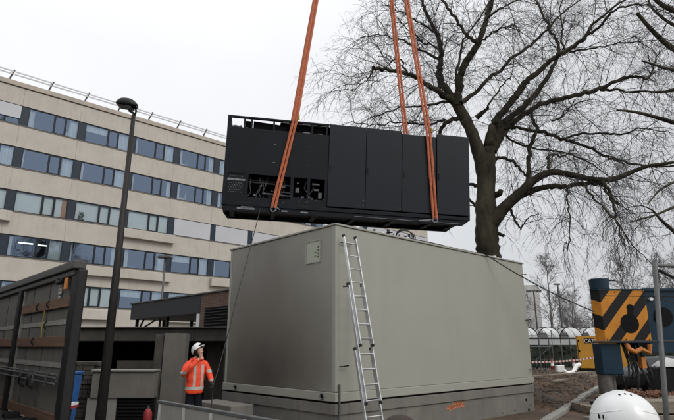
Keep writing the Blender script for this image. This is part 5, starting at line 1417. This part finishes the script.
wood.tube([Vector((b0.x + .2, T2, -.1)), Vector((b0.x + .1, T2, 3)), b0, at(737, 60, T2), at(730, -60, T2)], [.5, .4, .34, .28, .12], 14, False)
wood.build('trunk', M['bark'], tree2, smooth=True); tw.build('crown', M['twig'], tree2)

# distant bare trees behind the shelter
def far_tree(x, y, h, lab, seed, dens=1.0, spread=1.0):
    t = thing('bare_tree', lab, 'tree', (x, y, 0), 0, 'distant bare trees')
    rr = random.Random(seed); w = MB(); c_ = MB()
    tr_ = crook(Vector((0, 0, 0)), Vector((0, 0, 1)), h, 12, .04, -.02, rr)
    w.tube(tr_, [.16 * h / 10 * (1 - .92 * i / 12) for i in range(13)], 7, False)
    for k in range(int(26 * dens)):
        f_ = .2 + .78 * rr.random(); i = min(int(f_ * 12), 11); p = tr_[i].lerp(tr_[i + 1], f_ * 12 - i)
        a = rr.uniform(0, 6.28); d = Vector((math.cos(a) * spread, math.sin(a) * spread, 1.1)); L_ = h * .36 * (1.15 - f_)
        q = crook(p, d, L_ + .4, 7, .15, -.03, rr); w.tube(q, [.05 * (1.1 - f_) * (1 - .8 * j / 7) + .006 for j in range(8)], 4, False)
        for m in range(int(9)):
            fm = rr.random(); j = min(int(fm * 7), 6); p2 = q[j]; q2 = crook(p2, side_dir((q[j + 1] - q[j]).normalized(), rr, .6), L_ * .4 + .25, 4, .2, .02, rr)
            c_.tube(q2, [.016, .014, .012, .010, .008], 3, False)
            for m2 in range(4):
                q3 = crook(q2[rr.randint(1, 3)], side_dir((q2[2] - q2[1]).normalized(), rr, .6), .3 + L_ * .18, 3, .2, .05, rr); c_.tube(q3, [.011, .010, .009, .006], 3, False)
    w.build('trunk', M['hazed_twig'], t); c_.build('crown', M['hazed_twig'], t)
far_tree(25.2, 62, 12.4, 'tall thin bare tree rising right beside the pale tower', 1, 1.1)
far_tree(30.4, 70, 8.5, 'middle sized bare tree behind the cycle shelter roof', 2, 1, .9)
far_tree(33.5, 76, 9.5, 'rounded bare tree left of the outrigger behind the shelter', 3, 1.6, 1.2)
far_tree(37.5, 78, 10.5, 'bare tree seen just left of the jack head of the outrigger', 4, 1.6, 1.2)
far_tree(34.5, 60, 12.0, 'upright bare tree rising over the chevron box of the outrigger', 5, 1.4, .8)
far_tree(37.4, 60, 11.6, 'bare tree rising over the right end of the chevron box', 6, 1.4, .8)
far_tree(41.5, 62, 12.6, 'bare tree rising over the blue outrigger beam', 7, 1.4, .8)
far_tree(22.3, 64, 9.0, 'low bare tree close to the right edge of the enclosure', 8, 1.2, .9)

# clipped dark hedge behind the shelter (counted as one planting)
hd = MB(); rh = random.Random(9)
for k in range(7000):
    x = rh.uniform(9, 46); y = rh.uniform(46, 48.5); z = rh.uniform(0, 2.15) + .1 * math.sin(x * 2)
    s_ = rh.uniform(.06, .14); a = rh.uniform(0, 3.14); b = rh.uniform(-1, 1)
    d1 = Vector((math.cos(a), math.sin(a), b)) * s_; d2 = Vector((-math.sin(a), math.cos(a) * .3, rh.uniform(.3, 1))) * s_
    p = Vector((x, y, z)); hd.add([p - d1, p + d2, p + d1, p - d2], [(0, 1, 2, 3)])
hd.box(9, 46, 46.4, 48.2, 0, 1.95)
tag(hd.build('hedge', M['hedge']), 'long dark clipped hedge behind the cycle shelter', 'hedge')
lb = thing('low_pavilion', 'low pale flat roofed pavilion behind the hedge', 'building', (22, 56, 0))
mb = MB(); mb.box(-9, 22, 0, 6, 0, 2.9); mb.build('wall', M['dirty_white'], lb); mb = MB(); mb.box(-9.3, 22.3, -.3, 6.3, 2.9, 3.15); mb.build('roof', M['galv'], lb)
for k in range(9):
    mb = MB(); mb.box(-8 + k * 3.2, -6 + k * 3.2, -.03, -.001, 1.0, 2.3); mb.build('window', M['frame'], lb)
